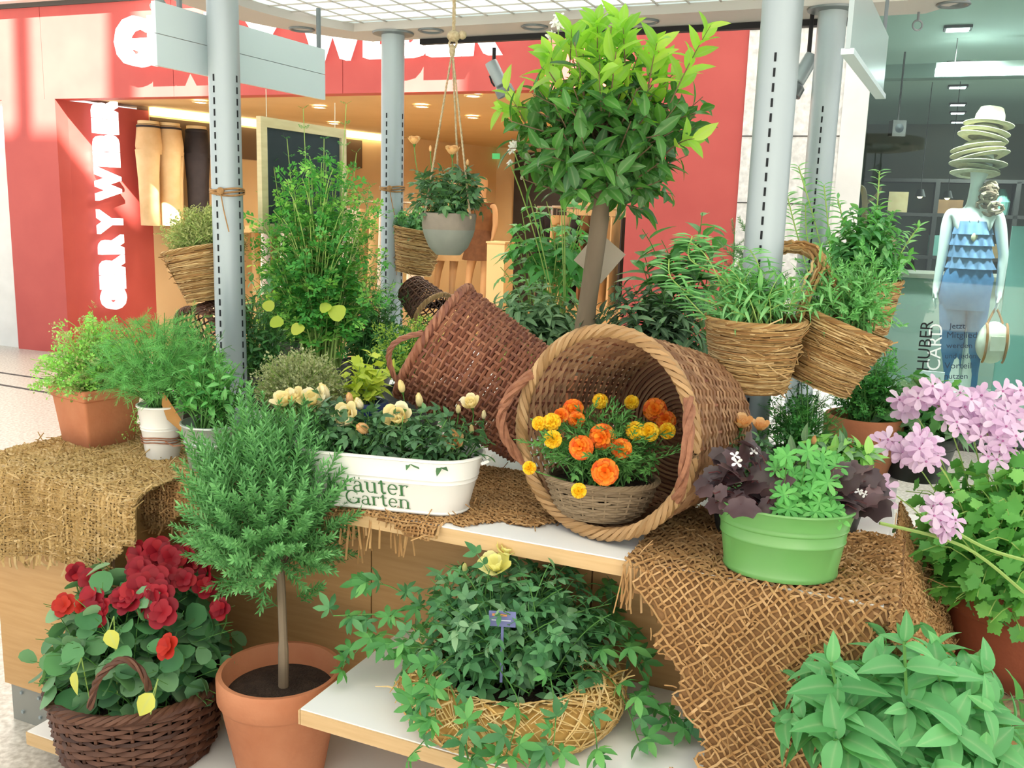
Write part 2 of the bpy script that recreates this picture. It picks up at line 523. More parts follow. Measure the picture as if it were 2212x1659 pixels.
# row of downlights in the glass shop
NTH = ['first', 'second', 'third', 'fourth', 'fifth', 'sixth', 'seventh', 'eighth']
for i, y in enumerate((61, 137, 187, 225, 243, 263, 284, 303)):
    P = onz(2069, y, SZC - .012) if y < 160 else onz(2069, y, SZC - .012)
    if y > 200: P = onz(2069, y, SZC - .012)
    if (P - F0).dot(FV) > 9.2: continue
    t = thing('downlight', NTH[i] + ' rectangular white downlight from the front in the glass shop row', 'light', P, -_b, group='downlights of the glass shop')
    MB().box((0, 0, 0), (.2, .16, .02)).build('housing', 'charcoal', t, smooth=False)
    MB().box((0, 0, -.012), (.16, .12, .012)).build('lens', 'lamp_cool', t, smooth=False)
for s, d, en in ((8.6, 2.0, 450), (10.5, 2.0, 450), (9.2, 5.0, 350), (11.5, 5, 220), (9.5, 8, 150)):
    spot(SF(s, d, SZC - .06), en, (.95, 1.0, .97), 2.3, .8, rad=.12)
spot(SF(8.25, .16, SZC - .08), 330, (.95, 1.0, 1.0), .8, .6, tgt=SF(8.68, .62, 1.15), rad=.08)
spot(SF(9.2, .16, SZC - .08), 260, (.95, 1.0, 1.0), .8, .6, tgt=SF(8.7, .62, 1.05), rad=.08)
# pendant strip light
P = onf(2020, 156, 2.0); Q = onf(2300, 150, 2.0)
st = thing('strip_light', 'long glowing white tube light hanging in the glass shop', 'light', P)
dd = Q - P
MB().tube([(0, 0, 0), tuple(dd)], .038, 10).build('tube', 'strip_light', st)
MB().box(tuple(dd / 2 + Vector((0, 0, .05))), (dd.length, .05, .05), rz=-_b).build('holder', 'white_wall', st, smooth=False)
for k in (.15, .85):
    MB().tube([tuple(dd * k + Vector((0, 0, .05))), tuple(Vector((dd.x * k, dd.y * k, SZC - P.z)))], .004, 5).build('wire', 'charcoal', st)

# unseen slab added overhead, its gaps shaped to put sun patches on the front
HR = 12.0
def up(s, d, z):
    t = (HR - z) / -SUN[2]
    return s - SUN[0] * t, d - SUN[1] * t
roof = MB()
def rbox(s0, s1, d0, d1):
    sfbox(roof, s0, s1, d0, d1, HR, HR + .25)
_, dlo = up(0, 0, 1.86); _, dhi = up(0, 0, 3.1)     # row of gaps lights the front between these heights
s_of = lambda s: up(s, 0, 2.45)[0]
rbox(s_of(-3.5), s_of(16), dlo - 9.5, dlo)           # keeps the sun off the stand and the mall
cuts = [(-3.5, -.35), (.40, .60), (1.52, 1.84), (2.62, 4.38), (5.0, 5.72), (6.3, 16)]
for a, b in cuts:                                      # strips between the gaps, running with the sun
    (sa, da), (sb, db) = up(a - .08, 0, 1.86), up(a + .03, 0, 4.3)
    (sc, dc), (se, de) = up(b - .08, 0, 1.86), up(b + .03, 0, 4.3)
    sfpoly(roof, [(sa, da), (sc, dc), (se, de), (sb, db)], HR, HR + .25)
struct(roof, 'shade_slab', 'white_wall', smooth=False)
# ------------------------------------------------------------------ the stand (kiosk)
M('alu', '9DA9AD', rough=.45, metal=.25, spec=.5)
M('alu_dark', '6F777A', rough=.4, metal=.5)
M('frame_grey', 'B5B0AA', rough=.5, metal=.2)
M('slot_dark', '1A1D20', rough=.9)
M('laminate', 'F2F4F2', rough=.35, spec=.45)
M('wood', 'B88E5A', 'C49B68', rough=.5, scale=5, stretch=(1, 1, 14))
M('wood_edge', 'CBA777', 'D6B484', rough=.5, scale=8, stretch=(1, 14, 14))
M('plinth', '8C8D86', 'A0A098', rough=.4, metal=.3, scale=3)
M('board_grey', 'C2D2D6', rough=.4, metal=.1)
TRANSL('roof_pane', 'F4FCFC', .85)
M('acrylic', 'A3B1B3', rough=.25, spec=.5)
M('slate', '2F3A40', '374349', rough=.85, scale=5)
M('pale_wood', 'DCCFA6', 'CDBE92', rough=.6, scale=9, stretch=(1, 1, 6))
M('twine', 'A98255', '8A6740', rough=.9, scale=60)
M('string', 'D9D2BE', rough=.9)
M('jute_rope', 'B7A98B', '9C8C6C', rough=.9, scale=120)
KM = Matrix.Rotation(KROT, 4, 'Z')
def onu(x, y, u):
    d = ray(x, y)
    return EYE + d * ((u - (EYE - K0).dot(KU)) / d.dot(KU))
def uvz(P):
    d = P - K0
    return d.dot(KU), d.dot(KV), P.z

ZT = .78       # counter top height
ZR = 2.24      # underside of the canopy
def kthing(name, label, cat, u, v, z, group=None):
    return thing(name, label, cat, KP(u, v, z), KROT, group)
def kbox(t, u0, u1, v0, v1, z0, z1, o):
    """box in kiosk axes, local to a thing placed at o=(u,v,z)"""
    return t.box(((u0 + u1) / 2 - o[0], (v0 + v1) / 2 - o[1], (z0 + z1) / 2 - o[2]), (u1 - u0, v1 - v0, z1 - z0))
# base cabinets
o = (.0, 0, 0)
c = kthing('display_cabinet', 'light wood cabinet with grey metal plinth at the left end of the stand', 'cabinet', *o)
LC = [(0, 0), (.455, 0), (.455, .118), (.40, .118), (.40, 2.7), (0, 2.7)]
MB().hull([(a, b, .118) for a, b in LC], [(a, b, .742) for a, b in LC]).build('body', 'wood', c, smooth=False)
kbox(MB(), .01, .39, .012, 2.69, 0, .118, o).build('plinth', 'plinth', c, smooth=False)
for uu in (.05, .12):
    for zz in (.03, .09):
        kbox(MB(), uu, uu + .008, .006, .012, zz, zz + .008, o).build('screw', 'alu', c, smooth=False)
LT = [(-.012, -.01), (.46, -.01), (.46, .118), (.402, .118), (.402, 2.71), (-.012, 2.71)]
MB().hull([(a, b, .742) for a, b in LT], [(a, b, ZT - .003) for a, b in LT]).build('top_board', 'laminate', c, smooth=False)
o = (.41, .32, 0)
c = kthing('display_cabinet', 'light wood back cabinet carrying the shelves, behind the rosemary pot', 'cabinet', *o)
kbox(MB(), .412, 2.28, .345, 2.7, .118, .74, o).build('body', 'wood', c, smooth=False)
kbox(MB(), .41, 2.28, .35, 2.69, 0, .118, o).build('plinth', 'plinth', c, smooth=False)
for a, b in ((.412, 1.03), (1.034, 1.65), (1.654, 2.278)):
    kbox(MB(), a, b, .325, .34, .12, .738, o).build('door_panel', 'wood', c, smooth=False)
def shelf(label, u0, u1, v0, v1, zt, th=.037, cat='shelf'):
    o = (u0, v0, zt - th)
    s = kthing('display_shelf', label, cat, *o)
    kbox(MB(), u0, u1, v0, v1, zt - th + .004, zt, o).build('board', 'laminate', s, smooth=False)
    kbox(MB(), u0 + .002, u1 - .002, v0 - .004, v0, zt - th, zt - .003, o).build('front_edge', 'wood_edge', s, smooth=False)
    kbox(MB(), u0 - .004, u0, v0 - .004, v1, zt - th, zt - .003, o).build('side_edge', 'wood_edge', s, smooth=False)
    kbox(MB(), u0, u1, v0, v1, zt - th, zt - th + .004, o).build('underside', 'wood_edge', s, smooth=False)
    return s
shelf('white topped upper counter board carrying the big wicker basket', .407, 2.30, .124, 2.7, ZT)
shelf('white middle shelf with pale wood edge under the straw wreath', 1.139, 2.66, -.134, .32, .40)
o = (.27, -.145, .078)
s_ = kthing('display_shelf', 'white bottom shelf carrying the red flower basket and rosemary pot', 'shelf', *o)
L_ = [(0, 0), (2.03, 0), (2.03, .46), (.195, .46), (.195, .14), (0, .14)]
MB().hull([(a, b, .004) for a, b in L_], [(a, b, .037) for a, b in L_]).build('board', 'laminate', s_, smooth=False)
MB().hull([(a, b, 0) for a, b in L_], [(a, b, .004) for a, b in L_]).build('underside', 'wood_edge', s_, smooth=False)
MB().box((1.015, -.002, .017), (2.026, .004, .034)).build('front_edge', 'wood_edge', s_, smooth=False)
MB().box((-.002, .068, .017), (.004, .14, .034)).build('side_edge', 'wood_edge', s_, smooth=False)
shelf('white side shelf under the big geranium pot', 2.31, 3.3, .70, 2.3, .33)
o = (2.34, .74, 0)
c = kthing('display_cabinet', 'low wood base cabinet under the white side shelf', 'cabinet', *o)
kbox(MB(), 2.34, 3.28, .74, 2.3, .1, .293, o).build('body', 'wood', c, smooth=False)
kbox(MB(), 2.35, 3.27, .75, 2.29, 0, .1, o).build('plinth', 'plinth', c, smooth=False)
# shelf brackets under the middle shelf
for uu in (1.3, 2.0):
    o = (uu, .1, .3)
    b = kthing('shelf_bracket', 'dark steel bracket under the middle shelf, ' + ('left' if uu < 1.5 else 'right') + ' one', 'bracket', *o)
    kbox(MB(), uu, uu + .012, -.1, .318, .335, .363, o).build('bracket_arm', 'alu_dark', b, smooth=False)
    kbox(MB(), uu - .004, uu + .016, .305, .3235, .22, .363, o).build('mount', 'alu_dark', b, smooth=False)
# columns
slot_me = None
sm = MB().box((0, 0, 0), (.0055, .006, .021)); slot_me = mesh('slot', sm.v, sm.f, 'slot_dark', smooth=False)
COLS = [(.17, .80, 'front left column, twine tied round it, straw pocket basket behind', (0, 1)), (1.92, .80, 'front right column, nearest to the bay tree, carrying straw baskets', (0,)),
        (.11, 1.95, 'rear left column between parsley and the hanging rope pot', (0, 1)), (1.92, 1.95, 'rear right column against the glass shop', (0,))]
for u, v, lab, rows in COLS:
    t = kthing('kiosk_column', 'round grey metal slotted ' + lab, 'column', u, v, ZT)
    t['group'] = 'columns of the stand'
    MB().lathe([(.05, 0), (.05, ZR - ZT)], 48).build('shaft', 'alu', t)
    MB().lathe([(.066, 0), (.066, .006), (.05, .01)], 40, cap0=True).build('foot_ring', 'alu', t)
    MB().lathe([(.05, ZR - ZT - .012), (.088, ZR - ZT - .008), (.09, ZR - ZT - .001)], 40).build('flange', 'alu_dark', t)
    for r_ in rows:
        for k in range(31):
            z = .03 + k * .036
            if r_ == 0: m = Matrix.Translation((0, -.0485, z))
            else: m = Matrix.Translation((.0485, 0, z)) @ Matrix.Rotation(math.pi / 2, 4, 'Z')
            obj('slot', slot_me, t, m)
# canopy
CU0, CU1, CV0, CV1, BUL = -.10, 2.22, .62, 2.12, .30
def outline(ins, n=14):
    a, b, c0, c1 = CU0, CU1, CV0 + ins, CV1 - ins
    vm = (CV0 + CV1) / 2; hv = (CV1 - CV0) / 2
    pts = []
    def bulge(v): return BUL * (1 - ((v - vm) / hv) ** 2)
    for i in range(n + 1):
        v = c0 + (c1 - c0) * i / n; pts.append((b + bulge(v) - ins * .9, v))
    for i in range(n + 1):
        v = c1 - (c1 - c0) * i / n; pts.append((a - bulge(v) + ins * .9, v))
    return pts
cn = kthing('canopy', 'flat canopy roof with white gridded panes and rounded grey frame', 'canopy', 1.06, 1.37, ZR)
def loc2(p, z): return (p[0] - 1.06, p[1] - 1.37, z)
oo, ii = outline(0), outline(.235)
fr = MB()
fr.loft([[loc2(p, .09) for p in oo], [loc2(p, 0) for p in oo], [loc2(p, 0) for p in ii], [loc2(p, .09) for p in ii], [loc2(p, .09) for p in oo]])
fr.build('frame', 'frame_grey', cn, sharp=30)
def inside(u, v, ins):
    vm = (CV0 + CV1) / 2; hv = (CV1 - CV0) / 2
    if not (CV0 + ins < v < CV1 - ins): return False
    bg = BUL * (1 - ((v - vm) / hv) ** 2)
    return CU0 - bg + ins * .9 < u < CU1 + bg - ins * .9
g = .118
pm = MB().box((0, 0, 0), (g - .008, g - .008, .006)); pane_me = mesh('pane', pm.v, pm.f, 'roof_pane', smooth=False)
nv = 10; v0 = CV0 + .235 + .04
bars_u = {}
for j in range(nv):
    vv = v0 + (j + .5) * g
    for i in range(-6, 30):
        uu = (i + .5) * g
        if inside(uu, vv, .2):
            obj('pane', pane_me, cn, Matrix.Translation(loc2((uu, vv), .037)))
for j in range(nv + 1):
    vv = v0 + j * g
    us = [u / 100 for u in range(-60, 270) if inside(u / 100, vv, .2)]
    if us: MB().box(loc2(((us[0] + us[-1]) / 2, vv), .034), (us[-1] - us[0], .006, .008)).build('grid_bar', 'frame_grey', cn, smooth=False)
for i in range(-6, 30):
    uu = i * g
    vs = [v / 100 for v in range(60, 220) if inside(uu, v / 100, .2)]
    if len(vs) > 3: MB().box(loc2((uu, (vs[0] + vs[-1]) / 2), .034), (.005, vs[-1] - vs[0], .008)).build('grid_bar', 'frame_grey', cn, smooth=False)
# recessed spots in the canopy frame
rim_m = MB().lathe([(.052, .004), (.056, -.004), (.05, -.008), (.043, -.004), (.040, .02), (.001, .024)], 28); rim_me = mesh('reflector', rim_m.v, rim_m.f, 'alu_dark')
bul_m = MB().lathe([(.018, .0), (.018, .012), (.001, .016)], 14); bul_me = mesh('bulb', bul_m.v, bul_m.f, 'alu')
for k, (x, y) in enumerate(((652, 62), (931, 65), (1155, 57), (1393, 45), (2060, 8))):
    P = onz(x, y, ZR)
    u_, v_, _ = uvz(P)
    rf = obj('recessed_spot', rim_me, cn, Matrix.Translation(loc2((u_, v_), 0))); obj('bulb', bul_me, rf)
# eye bolts
for k, (x, y) in enumerate(((1857, 24), (1985, 26))):
    P = onz(x, y, ZR)
    t = thing('eye_bolt', 'steel eye bolt ring under the canopy, ' + ('behind the frosted board' if k == 0 else 'right of the frosted board'), 'hook', P, group='eye bolts')
    MB().tube([(0, 0, 0), (0, 0, -.03)], .005, 8).build('shank', 'alu_dark', t)
    pts = [(.017 * math.cos(q * math.pi / 8), 0, -.045 + .017 * math.sin(q * math.pi / 8)) for q in range(16)]
    MB().tube(pts, .0035, 6, closed=True).build('ring', 'alu_dark', t)
# black lamp track at the rear edge
tr = kthing('lamp_track', 'black lamp track along the rear edge of the canopy', 'track', 1.2, CV1, ZR)
MB().box((-.12, .006, -.012), (1.86, .03, .022)).build('rail', 'black', tr, smooth=False)
def track_spot(label, P, low, tilt, rz):
    t = thing('track_spot', label, 'light', P, group='track spotlights')
    MB().tube([(0, 0, 0), (0, 0, low)], .008, 8).build('stem', 'black', t)
    MB().sphere((0, 0, low), .016, 10, 8).build('joint', 'black', t)
    m = Matrix.Translation((0, 0, low)) @ Matrix.Rotation(rz, 4, 'Z') @ Matrix.Rotation(tilt, 4, 'Y')
    MB().lathe([(.001, .03), (.026, .03), (.028, .02), (.028, -.075), (.024, -.08)], 20).build('body', 'alu', t, mtx=m)
    MB().lathe([(.024, -.078), (.04, -.09), (.042, -.125), (.037, -.125), (.03, -.09), (.001, -.085)], 24).build('lamp_head', 'alu_dark', t, mtx=m)
    MB().tube([(-.03, .0, -.02), (-.034, 0, -.05), (-.03, 0, -.07)], .004, 6).build('clip', 'black', t, mtx=m)
P = onv(1068, 88, CV1); P.z = ZR - .05
track_spot('silver track spotlight tilted down beside the hanging rope', P, -.085, R(-28), 0)
P = onv(1752, 62, CV1 - .1); P.z = ZR - .002
track_spot('silver track spotlight between the two right columns', P, -.17, R(28), 0)
P = onv(346, -24, .9); P.z = ZR - .0
track_spot('dark spotlight at the top left edge of the view', P, -.10, R(-30), 0)
# grey sign board between left columns
P = KP(.085, 1.03, 1.905)
b = kthing('sign_board', 'blank pale grey board hung under the canopy by the left columns', 'board', .085, 1.03, 1.905)
MB().box((0, 0, .047), (.016, .88, .093)).build('lower_panel', 'board_grey', b, smooth=False)
MB().box((0, 0, .1425), (.016, .88, .093)).build('upper_panel', 'board_grey', b, smooth=False)
for vv in (-.33, .41):
    MB().tube([(0, vv, .189), (0, vv, ZR - 1.905)], .009, 8).build('hanger', 'alu_dark', b)
# frosted board on the right
A = onz(1903, 205, 1.905); Bp = onz(1831, 105, 1.905)
ua, va, _ = uvz(A); ub, vb, _ = uvz(Bp)
b = thing('sign_board', 'frosted pale board hung under the canopy by the rear right column', 'board', (A + Bp) / 2)
d = (Bp - A); L = d.length; ang = math.atan2(d.y, d.x)
MB().box((0, 0, .09), (L, .012, .18), rz=ang).build('panel', 'acrylic', b, smooth=False)
MB().box((0, 0, -.006), (L, .03, .014), rz=ang).build('edge_strip', 'board_grey', b, smooth=False)
for k in (-.4, .4):
    q = d * k; MB().tube([(q.x, q.y, .18), (q.x, q.y, ZR - 1.905)], .006, 8).build('hanger', 'alu_dark', b)
# slate board hung below the grey board
UA = .10
c0, c1, c2, c3 = onu(556, 250, UA), onu(742, 281, UA), onu(740, 498, UA), onu(562, 508, UA)
zt = (c0.z + c1.z) / 2; zb = (c2.z + c3.z) / 2; va = uvz(c0)[1]; vb = uvz(c1)[1]
sb = kthing('slate_board', 'blank slate board in a pale wood frame hung behind the parsley', 'board', UA, va, zb)
W_, H_ = vb - va, zt - zb
MB().box((0, W_ / 2, H_ / 2), (.008, W_ - .02, H_ - .02)).build('slate', 'slate', sb, smooth=False)
for a in ((0, 0, .035), (0, H_ - .035, .035)):
    MB().box((.004, W_ / 2, a[1] + a[2] / 2), (.02, W_, a[2])).build('frame_rail', 'pale_wood', sb, smooth=False)
for vv in (0.0175, W_ - .0175):
    MB().box((.004, vv, H_ / 2), (.02, .035, H_ - .07)).build('frame_stile', 'pale_wood', sb, smooth=False)
for vv in (.05, W_ - .06):
    MB().tube([(0, vv, H_), (0, vv, 1.9 - zb)], .0015, 4).build('cord', 'string', sb)
# ------------------------------------------------------------------ leaves
def blade(prof, L=1.0, fold=.25, curl=.25, tipdrop=0):
    """leaf along +Y, prof = [(t, halfwidth)], folded along the midrib, curled down towards the tip"""
    V = []; F = []
    for t, w in prof:
        y = L * t; zc = -curl * t * t * L
        V += [(-w * L, y, zc + fold * w * L), (0, y, zc), (w * L, y, zc + fold * w * L)]
    for i in range(len(prof) - 1):
        a = i * 3
        F += [(a, a + 1, a + 4, a + 3), (a + 1, a + 2, a + 5, a + 4)]
    return V, F
LANCE = [(0, .012), (.18, .10), (.42, .15), (.68, .115), (.88, .05), (1, .003)]
OVATE = [(0, .02), (.12, .16), (.34, .25), (.6, .21), (.84, .1), (1, .004)]
MINTP = [(0, .02), (.1, .13), (.2, .2), (.32, .24), (.46, .245), (.6, .215), (.74, .165), (.88, .09), (1, .004)]
def disk(n=11, wave=.06, r=.5):
    V = [(0, .42, -.05)]
    for k in range(n):
        a = 2 * math.pi * k / n
        rr = r * (1 + .06 * math.sin(3 * a + 1))
        V.append((rr * math.sin(a), .42 - rr * math.cos(a), wave * math.sin(2 * a + .6)))
    return V, [(0, 1 + k, 1 + (k + 1) % n) for k in range(n)]
def lobed(lobes=5, n=25, depth=.28, teeth=0.0, cup=.1):
    """palmately lobed leaf, stalk at origin"""
    V = [(0, .12, -.02)]
    for k in range(n):
        a = -math.pi * .93 + 2 * math.pi * .93 * k / (n - 1)
        r = .52 * (1 - depth * (.5 + .5 * math.cos(lobes * a + math.pi * (lobes + 1)))) * (.82 + .22 * math.cos(a * .9))
        if k % 2: r *= 1 - teeth
        V.append((r * math.sin(a), .34 + r * math.cos(a), cup * r * math.cos(2 * a)))
    V.append((0, .30, -.03))
    return V, [(0 if False else n + 1, 1 + k, 2 + k) for k in range(n - 1)] + [(n + 1, n, 1)]
def merge(parts):
    V = []; F = []
    for (v, f), m in parts:
        o = len(V)
        V += [tuple(m @ Vector(p)) for p in v]; F += [tuple(i + o for i in q) for q in f]
    return V, F
def pinnate(n_pairs=2, leaf=None, size=.42):
    leaf = leaf or blade(OVATE, 1, .2, .2)
    parts = [(leaf, frame((0, .58, 0), (0, 1, -.15), (0, 0, 1), size))]
    for i in range(n_pairs):
        y = .25 + .32 * i / max(1, n_pairs - 1) if n_pairs > 1 else .42
        for s in (-1, 1):
            parts.append((leaf, frame((0, y, 0), (s * .9, .35, -.1), (0, 0, 1), size * (.75 + .1 * i))))
    v, f = merge(parts)
    st = MB().tube([(0, 0, 0), (0, .3, .01), (0, .6, 0)], .012, 3); o = len(v)
    return v + st.v, f + [tuple(i + o for i in q) for q in st.f]
def palm5(leaf=None, n=5, size=.62, spread=2.1, lift=.15):
    leaf = leaf or blade([(0, .02), (.3, .17), (.62, .2), (.85, .1), (1, .004)], 1, .25, .3)
    parts = []
    for i in range(n):
        a = (i - (n - 1) / 2) / ((n - 1) / 2) * spread
        k = 1 - .3 * abs(a) / spread
        parts.append((leaf, frame((0, .3, 0), (math.sin(a), math.cos(a), -lift), (0, 0, 1), size * k)))
    v, f = merge(parts)
    st = MB().tube([(0, 0, 0), (0, .3, 0)], .012, 3); o = len(v)
    return v + st.v, f + [tuple(i + o for i in q) for q in st.f]
def whorl(n=7, size=.5, lift=.25):
    leaf = blade([(0, .03), (.3, .12), (.65, .2), (.9, .13), (1, .01)], 1, .2, .25)
    return merge([(leaf, frame((0, 0, 0), (math.cos(2 * math.pi * i / n), math.sin(2 * math.pi * i / n), lift), (0, 0, 1), size)) for i in range(n)])
def parsleyleaf():
    d = ([(0, 0, 0), (-.16, .5, .03), (0, .62, 0), (.16, .5, .03), (-.2, .8, .02), (0, 1, -.05), (.2, .8, .02)], [(0, 2, 1), (0, 3, 2), (1, 2, 4), (2, 5, 4), (2, 3, 6), (2, 6, 5)])
    parts = []
    for y, sx, s in ((.62, 0, .40), (.42, 1, .34), (.42, -1, .34), (.2, 1, .30), (.2, -1, .30)):
        c = Vector((sx * .12, y, 0))
        for a in (-.75, 0, .75):
            dirv = Vector((sx * .9 + math.sin(a), .45 + math.cos(a) * .6, .12 * math.cos(3 * a)))
            parts.append((d, frame(c, dirv, (0, .1, 1), s * .8)))
    v, f = merge(parts)
    st = MB().tube([(0, 0, 0), (0, .62, 0)], .012, 3); o = len(v)
    return v + st.v, f + [tuple(i + o for i in q) for q in st.f]
def sprig(n=26, nl=.22, w=.022, spread=1.0, up_=.6, taper=.5, stem=.012, seed=1):
    """stem along +Y with needles"""
    r = random.Random(seed); V = []; F = []
    for i in range(n):
        t = .06 + .94 * i / n
        a = i * 2.4 + r.random() * .5
        l = nl * (1 - taper * t) * (.8 + .4 * r.random())
        d = Vector((math.cos(a) * spread, up_ + .5 * t, math.sin(a) * spread)).normalized()
        s = d.cross(Vector((0, 1, 0))).normalized() * w
        p = Vector((0, t, 0)); o = len(V)
        V += [p - s * .5, p + s * .5, p + d * l * .6 + s, p + d * l, p + d * l * .6 - s]
        F += [(o, o + 1, o + 2, o + 3, o + 4)]
    V = [tuple(p) for p in V]
    st = MB().tube([(0, 0, 0), (0, .5, .01), (0, 1, 0)], [stem, stem * .8, stem * .3], 3); o = len(V)
    return V + st.v, F + [tuple(i + o for i in q) for q in st.f]
def tuft(n=14, l=.5, w=.05, seed=3):
    """small cluster of tiny round leaflets"""
    r = random.Random(seed); V = []; F = []
    for i in range(n):
        p = Vector((r.gauss(0, .22), .25 + r.random() * .75, r.gauss(0, .22)))
        d = Vector((r.gauss(0, 1), r.gauss(.4, .6), r.gauss(0, 1))).normalized()
        s = d.orthogonal().normalized() * (.09 + .05 * r.random()); d = d * (.12 + .1 * r.random()); o = len(V)
        V += [p, p + d * .5 + s, p + d, p + d * .5 - s]; F += [(o, o + 1, o + 2, o + 3)]
    return [tuple(p) for p in V], F
TPL = {
    'bay': blade([(a, b * 1.25) for a, b in LANCE], 1, .3, .2), 'bayw': blade([(0, .012), (.15, .14), (.38, .215), (.62, .19), (.84, .10), (1, .004)], 1, .3, .28), 'lance': blade(LANCE, 1, .3, .35), 'narrow': blade([(a, b * .62) for a, b in LANCE], 1, .3, .4),
    'ovate': blade(OVATE, 1, .25, .3), 'mint': blade(MINTP, 1, .3, .45), 'sage': blade([(a, b * .9) for a, b in MINTP], 1, .35, .55),
    'round': disk(), 'rose': pinnate(2), 'creeper': palm5(), 'lob5': lobed(5, 31, .27, .14), 'heu': lobed(7, 29, .22, .05, .16), 'whorl': whorl(), 'parsley': parsleyleaf(),
    'rosemary': sprig(40, .30, .024, 1.0, .55, .45), 'savory': sprig(18, .30, .035, 1.0, .7, .35, .014, 2), 'dill': sprig(40, .42, .007, 1.0, .9, .6, .012, 5),
    'thyme': sprig(22, .14, .04, 1.0, .5, .2, .012, 7), 'tuft': tuft(), 'feather': merge([(sprig(16, .4, .03, .8, .9, .5, .012, 4), frame((0, 0, 0), (0, 1, 0), (0, 0, 1), 1))]),
    'celery': palm5(blade([(0, .02), (.25, .2), (.45, .16), (.6, .24), (.8, .12), (1, .01)], 1, .2, .3), 3, .7, 1.3, .2),
}
_tm = {}
RIB = ('bay', 'bayw', 'lance', 'narrow', 'ovate', 'mint', 'sage')
def set_rib(me, vals):
    at_ = me.attributes.new('rib', 'FLOAT', 'POINT'); at_.data.foreach_set('value', vals)
def ribs(t): return [1.0 if (t in RIB and i % 3 == 1) else 0.0 for i in range(len(TPL[t][0]))]
def tpl_mesh(t, mat):
    if (t, mat) not in _tm:
        _tm[(t, mat)] = mesh('leaf', TPL[t][0], TPL[t][1], mat, True); set_rib(_tm[(t, mat)], ribs(t))
    return _tm[(t, mat)]
class Plant:
    """collects leaf placements, local to its thing"""
    def __init__(self, root):
        self.root = root; self.inst = []; self.rw = root.matrix_world if False else Matrix.Translation(root.location) @ root.rotation_euler.to_matrix().to_4x4()
    def leaf(self, t, mat, m):
        self.inst.append((t, mat, m))
    def emit(self, n_ind=120, name='leaf', rest='foliage'):
        inst = self.inst
        if n_ind and len(inst) > n_ind:
            ds = sorted(range(len(inst)), key=lambda i: ((self.rw @ inst[i][2].translation) - EYE).length)
            ind = set(ds[:n_ind])
        else: ind = set(range(len(inst))) if n_ind else set()
        groups = {}
        for i, (t, mat, m) in enumerate(inst):
            if i in ind: obj(name, tpl_mesh(t, mat), self.root, m)
            else: groups.setdefault(mat, []).append((t, m))
        for mat, lst in groups.items():
            V = []; F = []; off = 0; rb = []
            for t, m in lst:
                rb += ribs(t)
                v = np.array(TPL[t][0]); a = np.array(m)
                V.append(v @ a[:3, :3].T + a[:3, 3]); F += [tuple(i + off for i in q) for q in TPL[t][1]]; off += len(v)
            me_ = mesh(rest, np.concatenate(V), F, mat, True); set_rib(me_, rb); obj(rest, me_, self.root, kind='stuff')
        self.inst = []
def bez(p0, p1, p2, n=7):
    return [p0 * (1 - t) ** 2 + p1 * 2 * t * (1 - t) + p2 * t * t for t in [i / (n - 1) for i in range(n)]]
